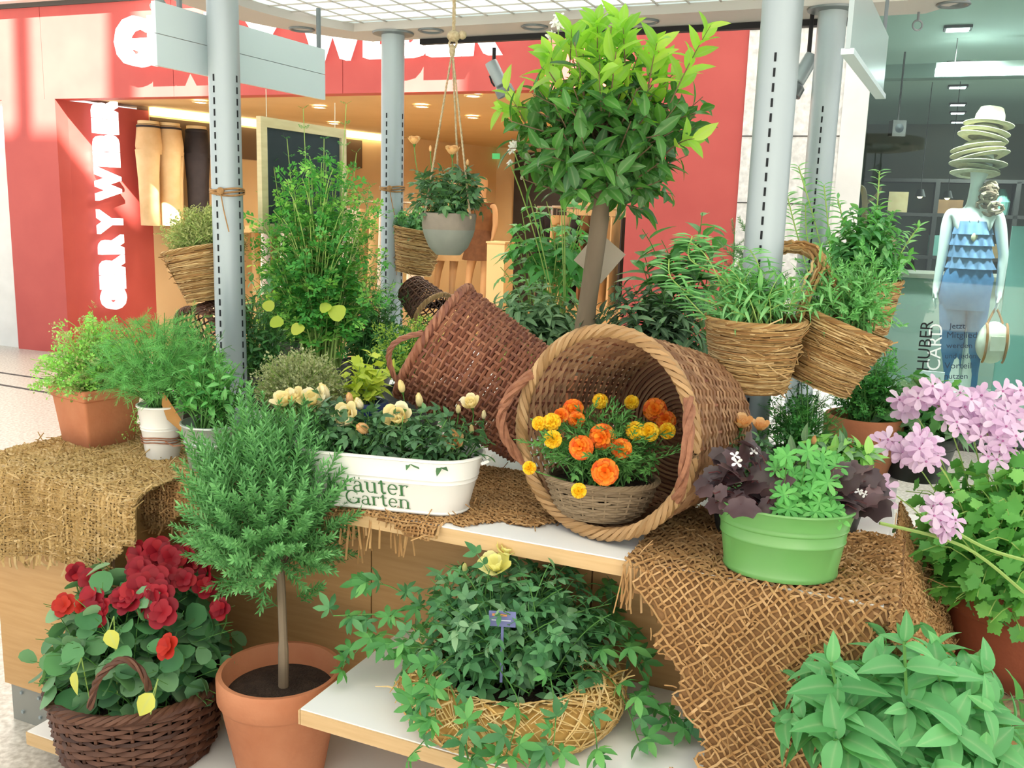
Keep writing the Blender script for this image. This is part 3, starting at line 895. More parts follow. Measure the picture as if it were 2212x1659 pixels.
def bush(root, base, hc, rad, stems, t, mat, size, nodes, mode='spiral', elev=.5, r0=.03, start=.25, sr=.0025, stem_mat='stem_green', low=-.1, n_ind=100, jit=.25, grow=.4, tip=None, rise=.55, seed=None, top_only=False, lname='leaf', emit=True, plant=None, sizejit=.25, droop=0):
    """stems rise from base and end on an ellipsoid dome centred hc above base; leaves along them"""
    r = random.Random(seed if seed is not None else rng.random())
    pl = plant or Plant(root); sm_ = MB()
    ts = t if isinstance(t, (list, tuple)) else [t]
    ms = mat if isinstance(mat, (list, tuple)) else [mat]
    base = Vector(base)
    for k in range(stems):
        z = 1 - (1 - low) * (k + .5) / stems
        a = k * 2.39996 + r.gauss(0, .2)
        q = math.sqrt(max(0, 1 - z * z)); f = (.72 + .28 * r.random()) if r.random() < .75 else .4 + .4 * r.random()
        tgt = base + Vector((rad[0] * q * math.cos(a) * f, rad[1] * q * math.sin(a) * f, hc + rad[2] * z * f))
        ra, rr = r.random() * 6.28, r0 * math.sqrt(r.random())
        p0 = base + Vector((rr * math.cos(ra), rr * math.sin(ra), 0))
        mid = p0 + (tgt - p0) * .45; mid.z = p0.z + (tgt.z - p0.z) * (rise + .2) + abs(rad[2]) * .05
        P = bez(p0, mid, tgt, 8)
        if droop: P[-1].z -= droop; P[-2].z -= droop * .3
        sm_.tube(P, [sr * (1 - .6 * i / 7) for i in range(8)], 4, caps=False)
        ang = r.random() * 6.28
        for j in range(nodes):
            tt = start + (1 - start) * (j + (.6 * r.random() if mode == 'spiral' else .3)) / nodes
            x = min(tt * 7, 6.999); i = int(x); pos = P[i].lerp(P[i + 1], x - i); d = (P[i + 1] - P[i]).normalized()
            e1 = d.orthogonal().normalized(); e2 = d.cross(e1)
            s0 = size * (1 - grow * max(0, tt - .35) / .65) * (1 + r.uniform(-sizejit, sizejit))
            angs = [ang] if mode == 'spiral' else ([ang, ang + math.pi] if mode == 'pair' else [ang])
            ang += 2.39996 if mode == 'spiral' else math.pi / 2 + r.gauss(0, .15)
            for an in angs:
                out = e1 * math.cos(an) + e2 * math.sin(an)
                dv = out * math.cos(elev) + d * math.sin(elev) + Vector((r.gauss(0, jit), r.gauss(0, jit), r.gauss(0, jit)))
                if mode == 'whorl': dv = out; upv = d + Vector((r.gauss(0, jit), r.gauss(0, jit), .6))
                else: upv = d * .8 + Vector((0, 0, .8))
                pl.leaf(r.choice(ts), r.choice(ms), frame(pos, dv, upv, s0))
        if tip:
            pl.leaf(tip[0], r.choice(ms), frame(tgt, (P[-1] - P[-2]) + Vector((r.gauss(0, .1), r.gauss(0, .1), .02)), (r.gauss(0, 1), r.gauss(0, 1), .3), tip[1] * (1 + r.uniform(-.2, .2))))
    if stems <= 12:
        pass
    sm_.build('stems', stem_mat, root, kind='stuff' if stems > 12 else None)
    if emit: pl.emit(n_ind, lname)
    return pl
# ------------------------------------------------------------------ leaf materials
RM('leaf_bay', ['2C6B2A', '3A7D2C', '2A5F36', '4C8F30'], .38, .35, .5)
RM('leaf_bay_new', ['7DB82E', '8FC83A', '6BAA2E', 'A2CF4A'], .4, .5, .5)
RM('leaf_rosemary', ['3F7F49', '4E9155', '5FA266', '37703F'], .55, .25)
RM('leaf_rose', ['2F5F3C', '3A6E45', '274F35', '477A4C'], .42, .25, .45)
RM('leaf_nast', ['3F7452', '4F8461', '629672', '3E7055', '7BA888'], .5, .3)
RM('leaf_yellow', ['C9C843', 'D5D052', 'B9BC3C'], .5, .4)
RM('leaf_mint', ['3F8A55', '4B9863', '58A56E', '3A8050'], .55, .35)
RM('leaf_creeper', ['3C8447', '4A9553', '2F7440', '5FA85F'], .45, .35)
RM('leaf_creeper_dark', ['2F6B45', '3C7A50', '4C8A5C', '27603C'], .45, .25)
RM('leaf_woodruff', ['4A9E4E', '57AB5A', '3F9147', '66B562'], .5, .4)
RM('leaf_heuchera', ['2A2027', '382830', '4A3540', '211C24', '5A424C'], .4, .08, .5, (1, .7, .9, 1))
RM('leaf_geranium', ['4E9A45', '5CA850', '3F8A42', '6DB45C'], .55, .35)
RM('leaf_parsley', ['3A9140', '48A049', '2F8240', '58AC4E'], .5, .4)
RM('leaf_parsley_dark', ['2A7036', '357F3D', '246434', '44894A'], .5, .35)
RM('leaf_cress', ['6DB552', '7EC35C', '5FA84C', '93CC6A'], .5, .4)
RM('leaf_dill', ['4E9A54', '5CA85E', '43904C'], .6, .3)
RM('leaf_thyme', ['8A9878', '9AA888', '77886A', 'ACB79C'], .7, .3)
RM('leaf_thyme_green', ['7C8E5A', '8D9E6A', '6A7E4C', '9FAD7C'], .7, .3)
RM('leaf_sage', ['4C7A5C', '5D8A6A', '6F9A7C', '3F6C50'], .7, .25)
RM('leaf_sage_dark', ['33553F', '3E624A', '2B4A37'], .7, .2)
RM('leaf_oregano', ['86AE3F', '97BC4A', '73A03A'], .6, .4)
RM('leaf_savory', ['4F9A5A', '5FA868', '6FB276', '3F8A4E'], .55, .3)
RM('leaf_celery', ['3F8C4A', '52A05A', '2F7A40'], .45, .35)
RM('leaf_marigold', ['3F7A3C', '4C8A44', '357036'], .6, .3)
RM('leaf_lime', ['A2C13A', 'B4CE48', '8FB234'], .5, .4)
RM('stem_green', ['4E7F3A', '5C8C44'], .6, 0)
RM('stem_pale', ['8FAE58', '9DB866'], .6, 0)
RM('stem_wood', ['6E5A46', '7C6851'], .8, 0)
RM('stem_red', ['5A3032', '4A2A2C'], .6, 0)
RM('petal_red', ['8F1626', 'A51C2B', '7C1222', 'B3242C'], .5, .2, .3, (1, .6, .6, 1))
RM('petal_red_orange', ['C3321E', 'B4291E'], .5, .25, .3, (1, .6, .5, 1))
RM('petal_yellow', ['F9ECB6', 'F5E2A0', 'FCF4D2'], .5, .2, .3, (1, .95, .7, 1))
RM('petal_lemon', ['F6F09A', 'F9F5BC', 'EFE880'], .5, .2, .3, (1, 1, .7, 1))
RM('petal_peach', ['F0C080', 'F3CF98', 'EBB070'], .5, .3, .3, (1, .85, .6, 1))
RM('petal_orange', ['E65A0C', 'F58A1E', 'D94C08', 'F9A632', 'EE7014'], .5, .2, .3, (1, .7, .3, 1))
RM('petal_gold', ['F6C412', 'FBDD3C', 'E8A808', 'F3CC20'], .5, .2, .3, (1, .9, .3, 1))
RM('petal_maroon', ['8A2A14', 'A23818'], .5, .15)
RM('petal_pink', ['E3C4DE', 'EBD2E7', 'D9B4D4', 'F4E6F2'], .5, .35, .3, (1, .9, 1, 1))
RM('petal_white', ['F4F4EC', 'FFFFFF'], .5, .3, .3, (1, 1, .95, 1))
RM('petal_magenta', ['B56AA0', 'C47CB0'], .5, .2)
M('soil', '2E231C', '41332A', rough=.95, scale=40, bump=.8)
# flowers -> (verts, faces) templates
def rose_open(n=5, layers=3, spread=.9):
    parts = []
    pet = blade([(0, .08), (.3, .34), (.65, .42), (.9, .28), (1, .1)], 1, .5, -.5)
    for l in range(layers):
        for i in range(n):
            a = 2 * math.pi * (i + .5 * (l % 2)) / n + l * .3
            op = spread * (1 - l / layers) + .12
            parts.append((pet, frame((0, 0, 0), (math.cos(a) * op, math.sin(a) * op, 1 - op * .6), (-math.cos(a), -math.sin(a), .6), .62 - .1 * l)))
    return merge(parts)
def rose_bud():
    m = MB().lathe([(.02, 0), (.16, .1), (.2, .35), (.15, .6), (.06, .8), (.01, .84)], 9)
    pet = blade([(0, .1), (.4, .26), (.8, .2), (1, .06)], 1, .5, -.2)
    parts = [((m.v, m.f), Matrix.Identity(4))]
    for i in range(3):
        a = 2.1 * i; parts.append((pet, frame((0, 0, .02), (math.cos(a) * .3, math.sin(a) * .3, 1), (-math.cos(a), -math.sin(a), .3), .8)))
    return merge(parts)
def pompom(layers=5, seed=1, ruffle=.3):
    r = random.Random(seed); parts = []
    pet = blade([(0, .06), (.5, .2), (.85, .3), (1, .22)], 1, ruffle, .3)
    for l in range(layers):
        n = 13 - l * 2
        for i in range(n):
            a = 2 * math.pi * i / n + r.random() * .3 + l
            el = -.1 + 1.35 * l / (layers - 1)
            parts.append((pet, frame((0, 0, .02 * l), (math.cos(a) * math.cos(el), math.sin(a) * math.cos(el), math.sin(el) + .05), (-math.cos(a) * math.sin(el) + r.gauss(0, .2), -math.sin(a) * math.sin(el), math.cos(el)), .52 * (1 - .09 * l))))
    return merge(parts)
def five(n=5, w=.3, lift=.35, throat=.3):
    pet = blade([(0, .05), (.35, w * .6), (.7, w), (.92, w * .75), (1, w * .3)], 1, .2, .3)
    return merge([(pet, frame((0, 0, 0), (math.cos(2 * math.pi * i / n), math.sin(2 * math.pi * i / n), lift), (0, 0, 1), .55)) for i in range(n)])
TPL['rose'] = TPL['rose']
FLW = {'rose_open': rose_open(), 'rose_bud': rose_bud(), 'rose_flop': rose_open(5, 2, 1.2), 'pompom': pompom(), 'pompom2': pompom(4, 5, .6), 'nast': merge([(five(5, .5, .45), Matrix.Identity(4)), (five(5, .42, 1.1), frame((0, 0, .02), (.58, .81, 0), (0, 0, 1), .8))]), 'ger': five(5, .26, .25), 'tiny': five(4, .3, .4)}
_fm = {}
def flower(root, kind, mat, pos, d, s, name='flower', stem=None, calyx=True, center=None):
    if (kind, mat) not in _fm: _fm[(kind, mat)] = mesh('flower', FLW[kind][0], FLW[kind][1], mat, True)
    d = Vector(d).normalized()
    m = rotmat(d, (rng.gauss(0, 1), rng.gauss(0, 1), .1)) @ Matrix.Diagonal((s, s, s, 1)); m.translation = pos
    o = obj(name, _fm[(kind, mat)], root, m)
    if calyx:
        if 'calyx' not in _fm:
            c = MB().lathe([(.01, -.16), (.07, -.12), (.1, 0), (.14, .1)], 7); _fm['calyx'] = mesh('calyx', c.v, c.f, 'stem_green')
        obj('calyx', _fm['calyx'], o)
    if center:
        if center not in _fm:
            c = MB().sphere((0, 0, .04), (.05, .05, .04), 8, 6); _fm[center] = mesh('flower_eye', c.v, c.f, center)
        obj('flower_eye', _fm[center], o)
    if stem is not None:
        p0 = Vector(stem); p2 = Vector(pos); mid = (p0 + p2) / 2 + Vector((0, 0, .2 * (p2 - p0).length)); mid = p2 - d * (p2 - p0).length * .45
        MB().tube(bez(p0, mid, p2 - d * .1 * s, 6), .0018, 4).build('flower_stem', 'stem_green', root)
    return o
# ------------------------------------------------------------------ containers
M('terracotta', 'B4704C', 'C4835E', rough=.8, scale=7, bump=.15, bscale=60)
M('terracotta_red', '8F4A30', '9C5538', rough=.8, scale=6, bump=.15, bscale=60)
M('enamel_white', 'E9E8E2', rough=.35, spec=.5)
M('zinc', 'AEB9B6', 'C2CBC8', rough=.35, metal=.5, scale=20)
M('green_tub', '629A53', '6AA25C', rough=.3, scale=5, spec=.5)
M('blue_pot', '1B2F66', rough=.4)
M('stone_pot', '7C7468', '8A8274', rough=.7, scale=14, bump=.2)
M('stone_pot_low', '7A7F76', '868B80', rough=.6, scale=14)
M('plastic_dark', '3A3D3A', rough=.5)
M('print_green', '3B6E3F', rough=.5)
RM('wicker_brown', ['7A4A36', '8C5A42', '9A6A50', '6A3E2E', '845646'], .6, 0, .35)
RM('wicker_tan', ['7E583A', '8F6A48', '9E7A58', '6F4C32', '86603F'], .6, 0, .35)
RM('wicker_rim', ['9A7850', 'AC8A60', '87663F', 'B4946A'], .6, 0, .35)
RM('wicker_dark', ['4A2E22', '5A3A2A', '6B4734', '3C261E'], .6, 0, .4)
RM('wicker_grey', ['7D6B52', '8D7A60', '6E5D46'], .7, 0, .3)
RM('straw', ['A5824F', 'BC9B66', '8C6A3C', '997044', 'C9AE7C', '7C5A34'], .8, 0, .25)
RM('straw_core', ['7C5A34'], .9)
M('wreath_dark', 'A8813F', 'BD9654', rough=.9, scale=40)
RM('wreath_straw', ['D8B672', 'E4C88C', 'C49C56', 'EBD6A4', 'B98E48'], .7, 0, .3)
RM('burlap', ['AE8658', 'BE9868', '9E764A', 'C8A476'], .95, 0, .1)
RM('burlap_pale', ['B0935F', 'C0A472', 'A18452', 'CBB184'], .95, 0, .1)
M('burlap_back', '7A5836', '8C6842', rough=1, scale=30)
M('burlap_back_pale', '8F7548', '9F8556', rough=1, scale=30)
M('bark', '6E6048', 'A08F6C', rough=.9, scale=9, bump=.7, bscale=25, stretch=(1, 1, 5))
M('trunk_wood', '7A6A56', '8D7C66', rough=.85, scale=10, bump=.3, stretch=(1, 1, .25))
M('paper', 'C9BBA6', 'BFAF98', rough=.8, scale=8)
M('dry_leaf', 'A9763C', 'B98F58', rough=.8, scale=9)
M('label_blue', '6A6F9C', rough=.5)
M('label_orange', 'D08A5A', rough=.5)
M('label_pale', 'C9CCDA', rough=.5)
M('rope_brown', '9A6A4E', '7F523C', rough=.8, scale=60)

def atdep(x, y, dep): return EYE + ray(x, y) * dep
def depth(P): return (Vector(P) - EYE).dot(CF)
def tpot(root, Rr, Rb, H, mat='terracotta', lip=.26, soil=True, n=48, th=.013, fill=.82):
    z1 = H * (1 - lip)
    rl = Rb + (Rr - Rb) * .8
    MB().lathe([(.001, .0), (Rb * .98, 0), (Rb, .006), (rl, z1 - .004), (rl + .002, z1), (Rr - .004, z1 + .002), (Rr, z1 + .008), (Rr + .001, H - .008), (Rr - .003, H), (Rr - th, H), (Rr - th - .002, H - .006), (Rr - th - .012, z1), (Rr - th - .02, H * fill - .03)], n).build('pot', mat, root, sharp=40)
    if soil:
        MB().lathe([(Rr - th - .004, H * fill), (Rr * .6, H * fill + .006), (.001, H * fill + .01)], 32).build('soil', 'soil', root)
def stadium(hl, r, n=12, ry=None):
    pts = []
    for i in range(n + 1):
        a = -math.pi / 2 + math.pi * i / n; pts.append((hl + r * math.cos(a), r * math.sin(a)))
    for i in range(n + 1):
        a = math.pi / 2 + math.pi * i / n; pts.append((-hl + r * math.cos(a), r * math.sin(a)))
    return pts
def wicker(root, H, rfun, nst, nrows, wmat, smat=None, wr=.005, sr=.004, amp=.004, mtx=None, rimmat=None, rim=True, base=True, rimr=.007, oval=1.0, sides=4, braid=14, z0=0.0, gap_rows=()):
    smat = smat or wmat; mtx = mtx or Matrix.Identity(4); n = nst * 2
    for k in range(nst):
        a = 2 * math.pi * k / nst
        P = [(rfun(t) * math.cos(a), oval * rfun(t) * math.sin(a), H * t) for t in [i / 6 for i in range(7)]]
        MB().tube(P, sr, 4).build('stake', smat, root, mtx=mtx)
    for j in range(nrows):
        if j in gap_rows: continue
        t = z0 + (1 - z0) * (j + .5) / nrows; r0 = rfun(t); P = []
        for i in range(n):
            a = math.pi * i / nst
            rr = r0 + (amp if (i // 2 + j) % 2 else -amp) * (1 if i % 2 == 0 else .0) + rng.gauss(0, .0006)
            P.append((rr * math.cos(a), oval * rr * math.sin(a), H * t + rng.gauss(0, .0009)))
        MB().tube(P, wr * rng.uniform(.85, 1.1), sides, closed=True).build('weaver', wmat, root, mtx=mtx)
    if rim:
        r0 = rfun(1.0)
        for s in range(4):
            P = []
            for i in range(120):
                a = 2 * math.pi * i / 120; ph = braid * a + s * math.pi / 2
                rr = r0 + rimr * 1.15 * math.cos(ph); P.append((rr * math.cos(a), oval * rr * math.sin(a), H + rimr * .9 * math.sin(ph)))
            MB().tube(P, rimr * .85, 5, closed=True).build('rim_strand', rimmat or wmat, root, mtx=mtx)
    if base:
        MB().lathe([(.001, -.001), (rfun(0) + .003, -.001), (rfun(0) + .003, -.004), (.001, -.004)], 40, sy=oval).build('base', smat, root, mtx=mtx)
        rb_ = rfun(0); nr_ = max(4, int(rb_ / (wr * 2.2)))
        for j in range(1, nr_):
            rr = rb_ * j / nr_
            MB().tube([(rr * math.cos(a), oval * rr * math.sin(a), .003 + .0025 * math.cos(12 * a + (j % 2) * math.pi)) for a in [2 * math.pi * i / 36 for i in range(36)]], wr * .9, 4, closed=True).build('base_weaver', wmat, root, mtx=mtx)
def rope(root, P, r, mat, name='handle', mtx=None, strands=3, twist=40.0):
    """twisted rope along a path"""
    P = [Vector(p) for p in P]; L = 0
    for s in range(strands):
        Q = []; l = 0
        for i, p in enumerate(P):
            t = (P[min(i + 1, len(P) - 1)] - P[max(0, i - 1)]).normalized(); e1 = t.cross(Vector((.31, .2, .93))).normalized(); e2 = t.cross(e1)
            if i: l += (p - P[i - 1]).length
            ph = l / r / twist * 40 * .55 + s * 2 * math.pi / strands
            Q.append(p + (e1 * math.cos(ph) + e2 * math.sin(ph)) * r * .5)
        MB().tube(Q, r * .55, 5).build(name, mat, root, mtx=mtx)
def dense(P, k=8):
    P = [Vector(p) for p in P]; out = []
    n = len(P)
    for i in range(n - 1):
        p0, p1, p2, p3 = P[max(0, i - 1)], P[i], P[i + 1], P[min(n - 1, i + 2)]
        for j in range(k):
            t = j / k
            out.append(.5 * ((2 * p1) + (p2 - p0) * t + (2 * p0 - 5 * p1 + 4 * p2 - p3) * t * t + (3 * p1 - p0 - 3 * p2 + p3) * t ** 3))
    out.append(P[-1]); return out
def strawbasket(root, Rr, Rb, H, mtx=None, n=260, seed=1, mat='straw'):
    r = random.Random(seed); mtx = mtx or Matrix.Identity(4)
    MB().lathe([(.001, 0), (Rb, 0), (Rr - .004, H), (Rr - .012, H), (Rb - .004, .02), (.001, .012)], 36).build('basket_core', 'straw_core', root, mtx=mtx)
    S = MB()
    for k in range(n):
        t = (k + r.random()) / n; a0 = r.random() * 6.28; ln = r.uniform(1.6, 4.5); dz = r.gauss(0, .012); P = []
        m_ = 12
        for i in range(m_):
            a = a0 + ln * i / (m_ - 1); tt = min(1.02, max(0, t + dz * math.sin(3 * i / m_))); rr = Rb + (Rr - Rb) * tt + .002 + r.random() * .003
            P.append((rr * math.cos(a), rr * math.sin(a), H * tt + r.gauss(0, .001)))
        if r.random() < .3: P[-1] = tuple(Vector(P[-1]) * 1.0 + Vector((P[-1][0] * .12, P[-1][1] * .12, r.gauss(0, .01))))
        S.tube(P, r.uniform(.0010, .0024), 3)
    S.build('straw_winding', mat, root, kind='stuff', mtx=mtx)
    MB().lathe([(Rr - .014, H * .93), (Rr * .5, H * .95), (.001, H * .96)], 24).build('soil', 'soil', root, mtx=mtx)
    T = MB()
    for s in range(5):
        P = [((Rr + .002 + .004 * math.cos(9 * a + s * 1.3)) * math.cos(a), (Rr + .002 + .004 * math.cos(9 * a + s * 1.3)) * math.sin(a), H + .004 * math.sin(9 * a + s * 1.3)) for a in [2 * math.pi * i / 60 for i in range(60)]]
        MB().tube(P, .0035, 4, closed=True).build('rim_strand', mat, root, mtx=mtx)

# ---- rosemary topiary in terracotta pot
RP = onz(605, 1445, .385); base = Vector((RP.x, RP.y, .116))
t = thing('potted_rosemary', 'bushy rosemary standard with bare trunk in a large terracotta pot', 'plant', base)
tpot(t, .150, .105, .27, fill=.80)
dz = depth(RP)
top = atdep(606, 1245, dz) - base; soilp = atdep(612, 1462, dz) - base
MB().tube(dense([soilp + Vector((0, 0, -.03)), soilp + Vector((.001, 0, .06)), (soilp + top) / 2 + Vector((.002, 0, 0)), top, top + Vector((-.01, 0, .16))], 4), [.0125] * 6 + [.0105] * 11, 10).build('trunk', 'trunk_wood', t)
bc = atdep(582, 1085, dz) - base
pl = Plant(t); sm_ = MB()
for k in range(620):
    z = 1 - 1.9 * (k + .5) / 620; a = k * 2.39996; q = math.sqrt(max(0, 1 - z * z)); f = .58 + .5 * rng.random()
    p0 = bc + Vector((.06 * q * math.cos(a), .06 * q * math.sin(a), -.06 + .06 * z))
    p1 = bc + Vector((.186 * q * math.cos(a) * f, .186 * q * math.sin(a) * f, .205 * z * f))
    d = (p1 - p0).normalized() + Vector((0, 0, .35)); l = rng.uniform(.07, .115)
    pl.leaf('rosemary', 'leaf_rosemary', frame(p1 - d.normalized() * l * .4, d, (rng.gauss(0, 1), rng.gauss(0, 1), .1), l))
for x, y, dx in ((600, 1310, -.35), (650, 1300, .4), (560, 1290, -.5), (640, 1290, .5)):
    p1 = atdep(x, y, dz - .02) - base; pl.leaf('rosemary', 'leaf_rosemary', frame(p1, (dx, -.2, .35), (0, 1, 0), .09))
pl.emit(220, 'sprig')
for k in range(26):
    a = k * 2.4; f = rng.uniform(.5, 1)
    sm_.tube([top, top + Vector((.05 * f * math.cos(a), .05 * f * math.sin(a), .10)), bc + Vector((.12 * f * math.cos(a), .12 * f * math.sin(a), rng.uniform(-.1, .12)))], [.004, .003, .0015], 4)
sm_.build('branches', 'stem_wood', t, kind='stuff')

# ---- nasturtiums in the dark wicker basket
NP = onz(298, 1467, .30); base = Vector((NP.x, NP.y, .119))
t = thing('planter_basket', 'dark brown wicker basket full of red nasturtiums on the bottom shelf', 'plant', base)
wicker(t, .185, lambda q: .176 + .03 * q ** .7, 30, 15, 'wicker_dark', wr=.0072, sr=.005, amp=.006, rimr=.008)
MB().lathe([(.19, .14), (.1, .155), (.001, .16)], 28).build('soil', 'soil', t)
hx = atdep(260, 1462, depth(NP) - .2) - base
HA = atdep(195, 1530, depth(NP) - .205) - base; HB = atdep(322, 1490, depth(NP) - .205) - base; HM = atdep(262, 1425, depth(NP) - .235) - base
rope(t, dense([HA, (HA * .55 + HM * .45) + Vector((-.012, 0, .02)), HM, (HB * .5 + HM * .5) + Vector((.012, 0, .012)), HB], 8), .009, 'wicker_dark')
HA2 = Vector((-.14, .155, .185)); rope(t, dense([HA2, HA2 + Vector((.03, .02, .07)), HA2 + Vector((.1, .04, .09)), HA2 + Vector((.17, .03, .06)), HA2 + Vector((.2, .02, 0))], 8), .009, 'wicker_dark')
bush(t, (0, 0, .15), .12, (.275, .225, .245), 215, 'round', ['leaf_nast', 'leaf_nast', 'leaf_creeper_dark'], .056, 3, elev=.35, r0=.14, start=.45, n_ind=300, grow=.1, jit=.45, low=-.5, seed=5, sr=.002)
DN = depth(NP)
for x, y, s, o, k in ((340, 1192, 46, -.02, 0), (372, 1205, 40, -.03, 0), (302, 1200, 44, -.02, 0), (400, 1196, 30, .0, 0), (332, 1255, 48, -.1, 0), (300, 1275, 50, -.12, 0), (325, 1300, 52, -.13, 0), (352, 1322, 50, -.15, 0), (282, 1302, 44, -.14, 0), (300, 1232, 40, -.06, 0),
                       (345, 1285, 44, -.13, 0), (198, 1252, 36, -.05, 0), (165, 1238, 32, -.03, 0), (200, 1290, 42, -.12, 0), (140, 1307, 36, -.1, 1), (205, 1330, 42, -.15, 0), (222, 1312, 30, -.14, 0), (398, 1252, 36, -.06, 0), (448, 1240, 36, -.03, 0), (442, 1268, 36, -.05, 0),
                       (476, 1316, 34, -.06, 0), (364, 1398, 40, -.2, 1), (262, 1292, 36, -.13, 0), (180, 1310, 26, -.13, 1), (415, 1220, 26, 0, 0), (362, 1240, 36, -.06, 0)):
    P = atdep(x, y, DN + o) - base; dv = Vector((rng.gauss(0, .4), -.7 + rng.gauss(0, .2), .5))
    flower(t, 'nast', 'petal_red_orange' if k else 'petal_red', P, dv, s / ppm(atdep(x, y, DN + o)) * 1.35, stem=(P.x * .5, P.y * .5 + .04, .16))
for x, y, s, o in ((165, 1468, 40, -.2), (330, 1515, 46, -.24), (235, 1378, 36, -.2)):
    P = atdep(x, y, DN + o) - base
    obj('yellow_leaf', tpl_mesh('ovate', 'leaf_yellow'), t, frame(P + Vector((0, 0, .02)), (rng.gauss(0, .4), -.35, -1), (rng.gauss(0, .4), -1, .35), (s / ppm(NP) * 1.7, s / ppm(NP) * 1.15, s / ppm(NP))), label='yellowed round leaf')
    MB().tube([P + Vector((0, 0, .015)), P + Vector((.01, .01, .05)), (P.x * .8, P.y * .8, .19)], .0015, 4).build('leaf_stalk', 'stem_pale', t)

# ---- white oblong planter with yellow roses
PA, PB = onz(770, 1097, .79), onz(1020, 1122, .79)
pd = (PB - PA).normalized(); pang = math.atan2(pd.y, pd.x); pn = Vector((-pd.y, pd.x, 0))
pc = PA + pd * ((820 - 770) / 250 * (PB - PA).length) + pn * .068; pc.z = .789
t = thing('rose_planter', 'white oblong enamel planter with green lettering, filled with yellow roses', 'plant', pc, pang)
PROF = [(.0, .0), (.066, 0), (.069, .004), (.066, .008), (.0835, .076), (.0865, .079), (.0855, .083), (.0865, .087), (.0895, .090), (.0885, .094), (.098, .134), (.103, .137), (.103, .142), (.098, .143), (.094, .139), (.088, .11)]
MB().loft([[(x, y, z) for x, y in stadium(.135 if r_ > 0 else .135, max(r_, .001))] for r_, z in PROF]).build('tub', 'enamel_white', t, sharp=45)
MB().hull([(x, y, .105) for x, y in stadium(.135, .089)], [(x, y, .112) for x, y in stadium(.135, .089)]).build('soil', 'soil', t)
sl = math.atan2(.098 - .066, .134)
def arc(cx_, cy_, rx, ry, a0, a1, n=14): return [(cx_ + rx * math.cos(R(a0 + (a1 - a0) * i / n)), cy_ + ry * math.sin(R(a0 + (a1 - a0) * i / n))) for i in range(n + 1)]
SER = lambda x, y, w=.17: ([(x - w / 2, y), (x + w / 2, y)], .03)
GL = {   # strokes (points, width) of upright book letters, x height .48, cap height .70
    'K': (.62, [([(.13, 0), (.13, .7)], .1), SER(.13, .015, .24), SER(.13, .685, .24), ([(.16, .3), (.5, .68)], .04), ([(.26, .4), (.54, .02)], .095), SER(.53, .015, .2), SER(.5, .685, .18)]),
    'r': (.40, [([(.12, 0), (.12, .46)], .09), SER(.12, .015, .22), SER(.08, .45, .12), (arc(.28, .3, .15, .16, 170, 60), .045), ([(.33, .44), (.36, .41)], .085)]),
    'a': (.46, [(arc(.21, .35, .12, .115, 160, 0), .045), ([(.33, .35), (.33, .06), (.37, .02), (.43, .05)], .085), (arc(.2, .14, .14, .125, 80, 330), .06), ([(.23, .27), (.33, .29)], .035), ([(.1, .37), (.11, .35)], .07)]),
    'u': (.55, [([(.13, .46), (.13, .16)], .085), (arc(.26, .17, .13, .15, 180, 320), .05), ([(.42, .46), (.42, 0)], .085), SER(.07, .465, .1), SER(.36, .465, .1), SER(.47, .015, .1)]),
    't': (.34, [([(.15, .6), (.15, .12), (.2, .03), (.3, .06)], .08), ([(.02, .455), (.3, .455)], .035), ([(.03, .46), (.15, .6)], .03)]),
    'e': (.46, [(arc(.23, .24, .165, .22, 5, 320), .06), ([(.08, .255), (.39, .255)], .032)]),
    'n': (.56, [([(.12, 0), (.12, .46)], .085), SER(.12, .015, .22), SER(.07, .45, .12), (arc(.27, .3, .15, .165, 165, 20), .05), ([(.42, .36), (.42, 0)], .085), SER(.42, .015, .22)]),
    'G': (.70, [(arc(.35, .35, .28, .34, 50, 345), .075), ([(.6, .3), (.6, .06)], .09), SER(.58, .3, .24), ([(.56, .66), (.56, .5)], .03)]),
}
GL['ä'] = (.46, GL['a'][1] + [([(.1, .61), (.14, .61)], .075), ([(.28, .61), (.32, .61)], .075)])
def glyph_mesh(word):
    V = []; F = []; x = 0; lay = 0
    for ch in word:
        adv, strokes = GL[ch]
        for pts, w_ in strokes:
            lay += 1; n = len(pts); o = len(V)
            for i, (px_, py_) in enumerate(pts):
                dx, dy = pts[min(i + 1, n - 1)][0] - pts[max(i - 1, 0)][0], pts[min(i + 1, n - 1)][1] - pts[max(i - 1, 0)][1]; l = math.hypot(dx, dy) or 1
                ww = w_ * (.55 + .45 * abs(dy / l)) if n > 6 else w_
                V += [(x + px_ - dy / l * ww / 2, py_ + dx / l * ww / 2, lay * .00002), (x + px_ + dy / l * ww / 2, py_ - dx / l * ww / 2, lay * .00002)]
            F += [(o + 2 * i, o + 2 * i + 1, o + 2 * i + 3, o + 2 * i + 2) for i in range(n - 1)]
        x += adv
    return mesh('lettering', V, F, 'print_green', False), x
for s, zt, hgt, xr, wd in (('Kräuter', .045, .043, .078, .205), ('Garten', .012, .036, .081, .165)):
    me, wx = glyph_mesh(s); kx = wd / wx; kz = hgt / .70
    yb = -(.066 + (zt) * (.032 / .134)) - .0014
    m = Matrix.Translation((xr - wd, yb, zt)) @ Matrix.Rotation(math.pi / 2 + sl, 4, 'X') @ Matrix.Diagonal((kx, kz, 1, 1))
    obj('lettering', me, t, m, label='green painted word ' + s)
for hx_, sg in ((-.235, -1), (.235, 1)):
    MB().tube([(hx_ + .003 * sg, -.03, .125), (hx_ + .018 * sg, -.025, .132), (hx_ + .02 * sg, 0, .134), (hx_ + .018 * sg, .025, .132), (hx_ + .003 * sg, .03, .125)], .004, 6).build('handle', 'enamel_white', t)
pl = Plant(t)
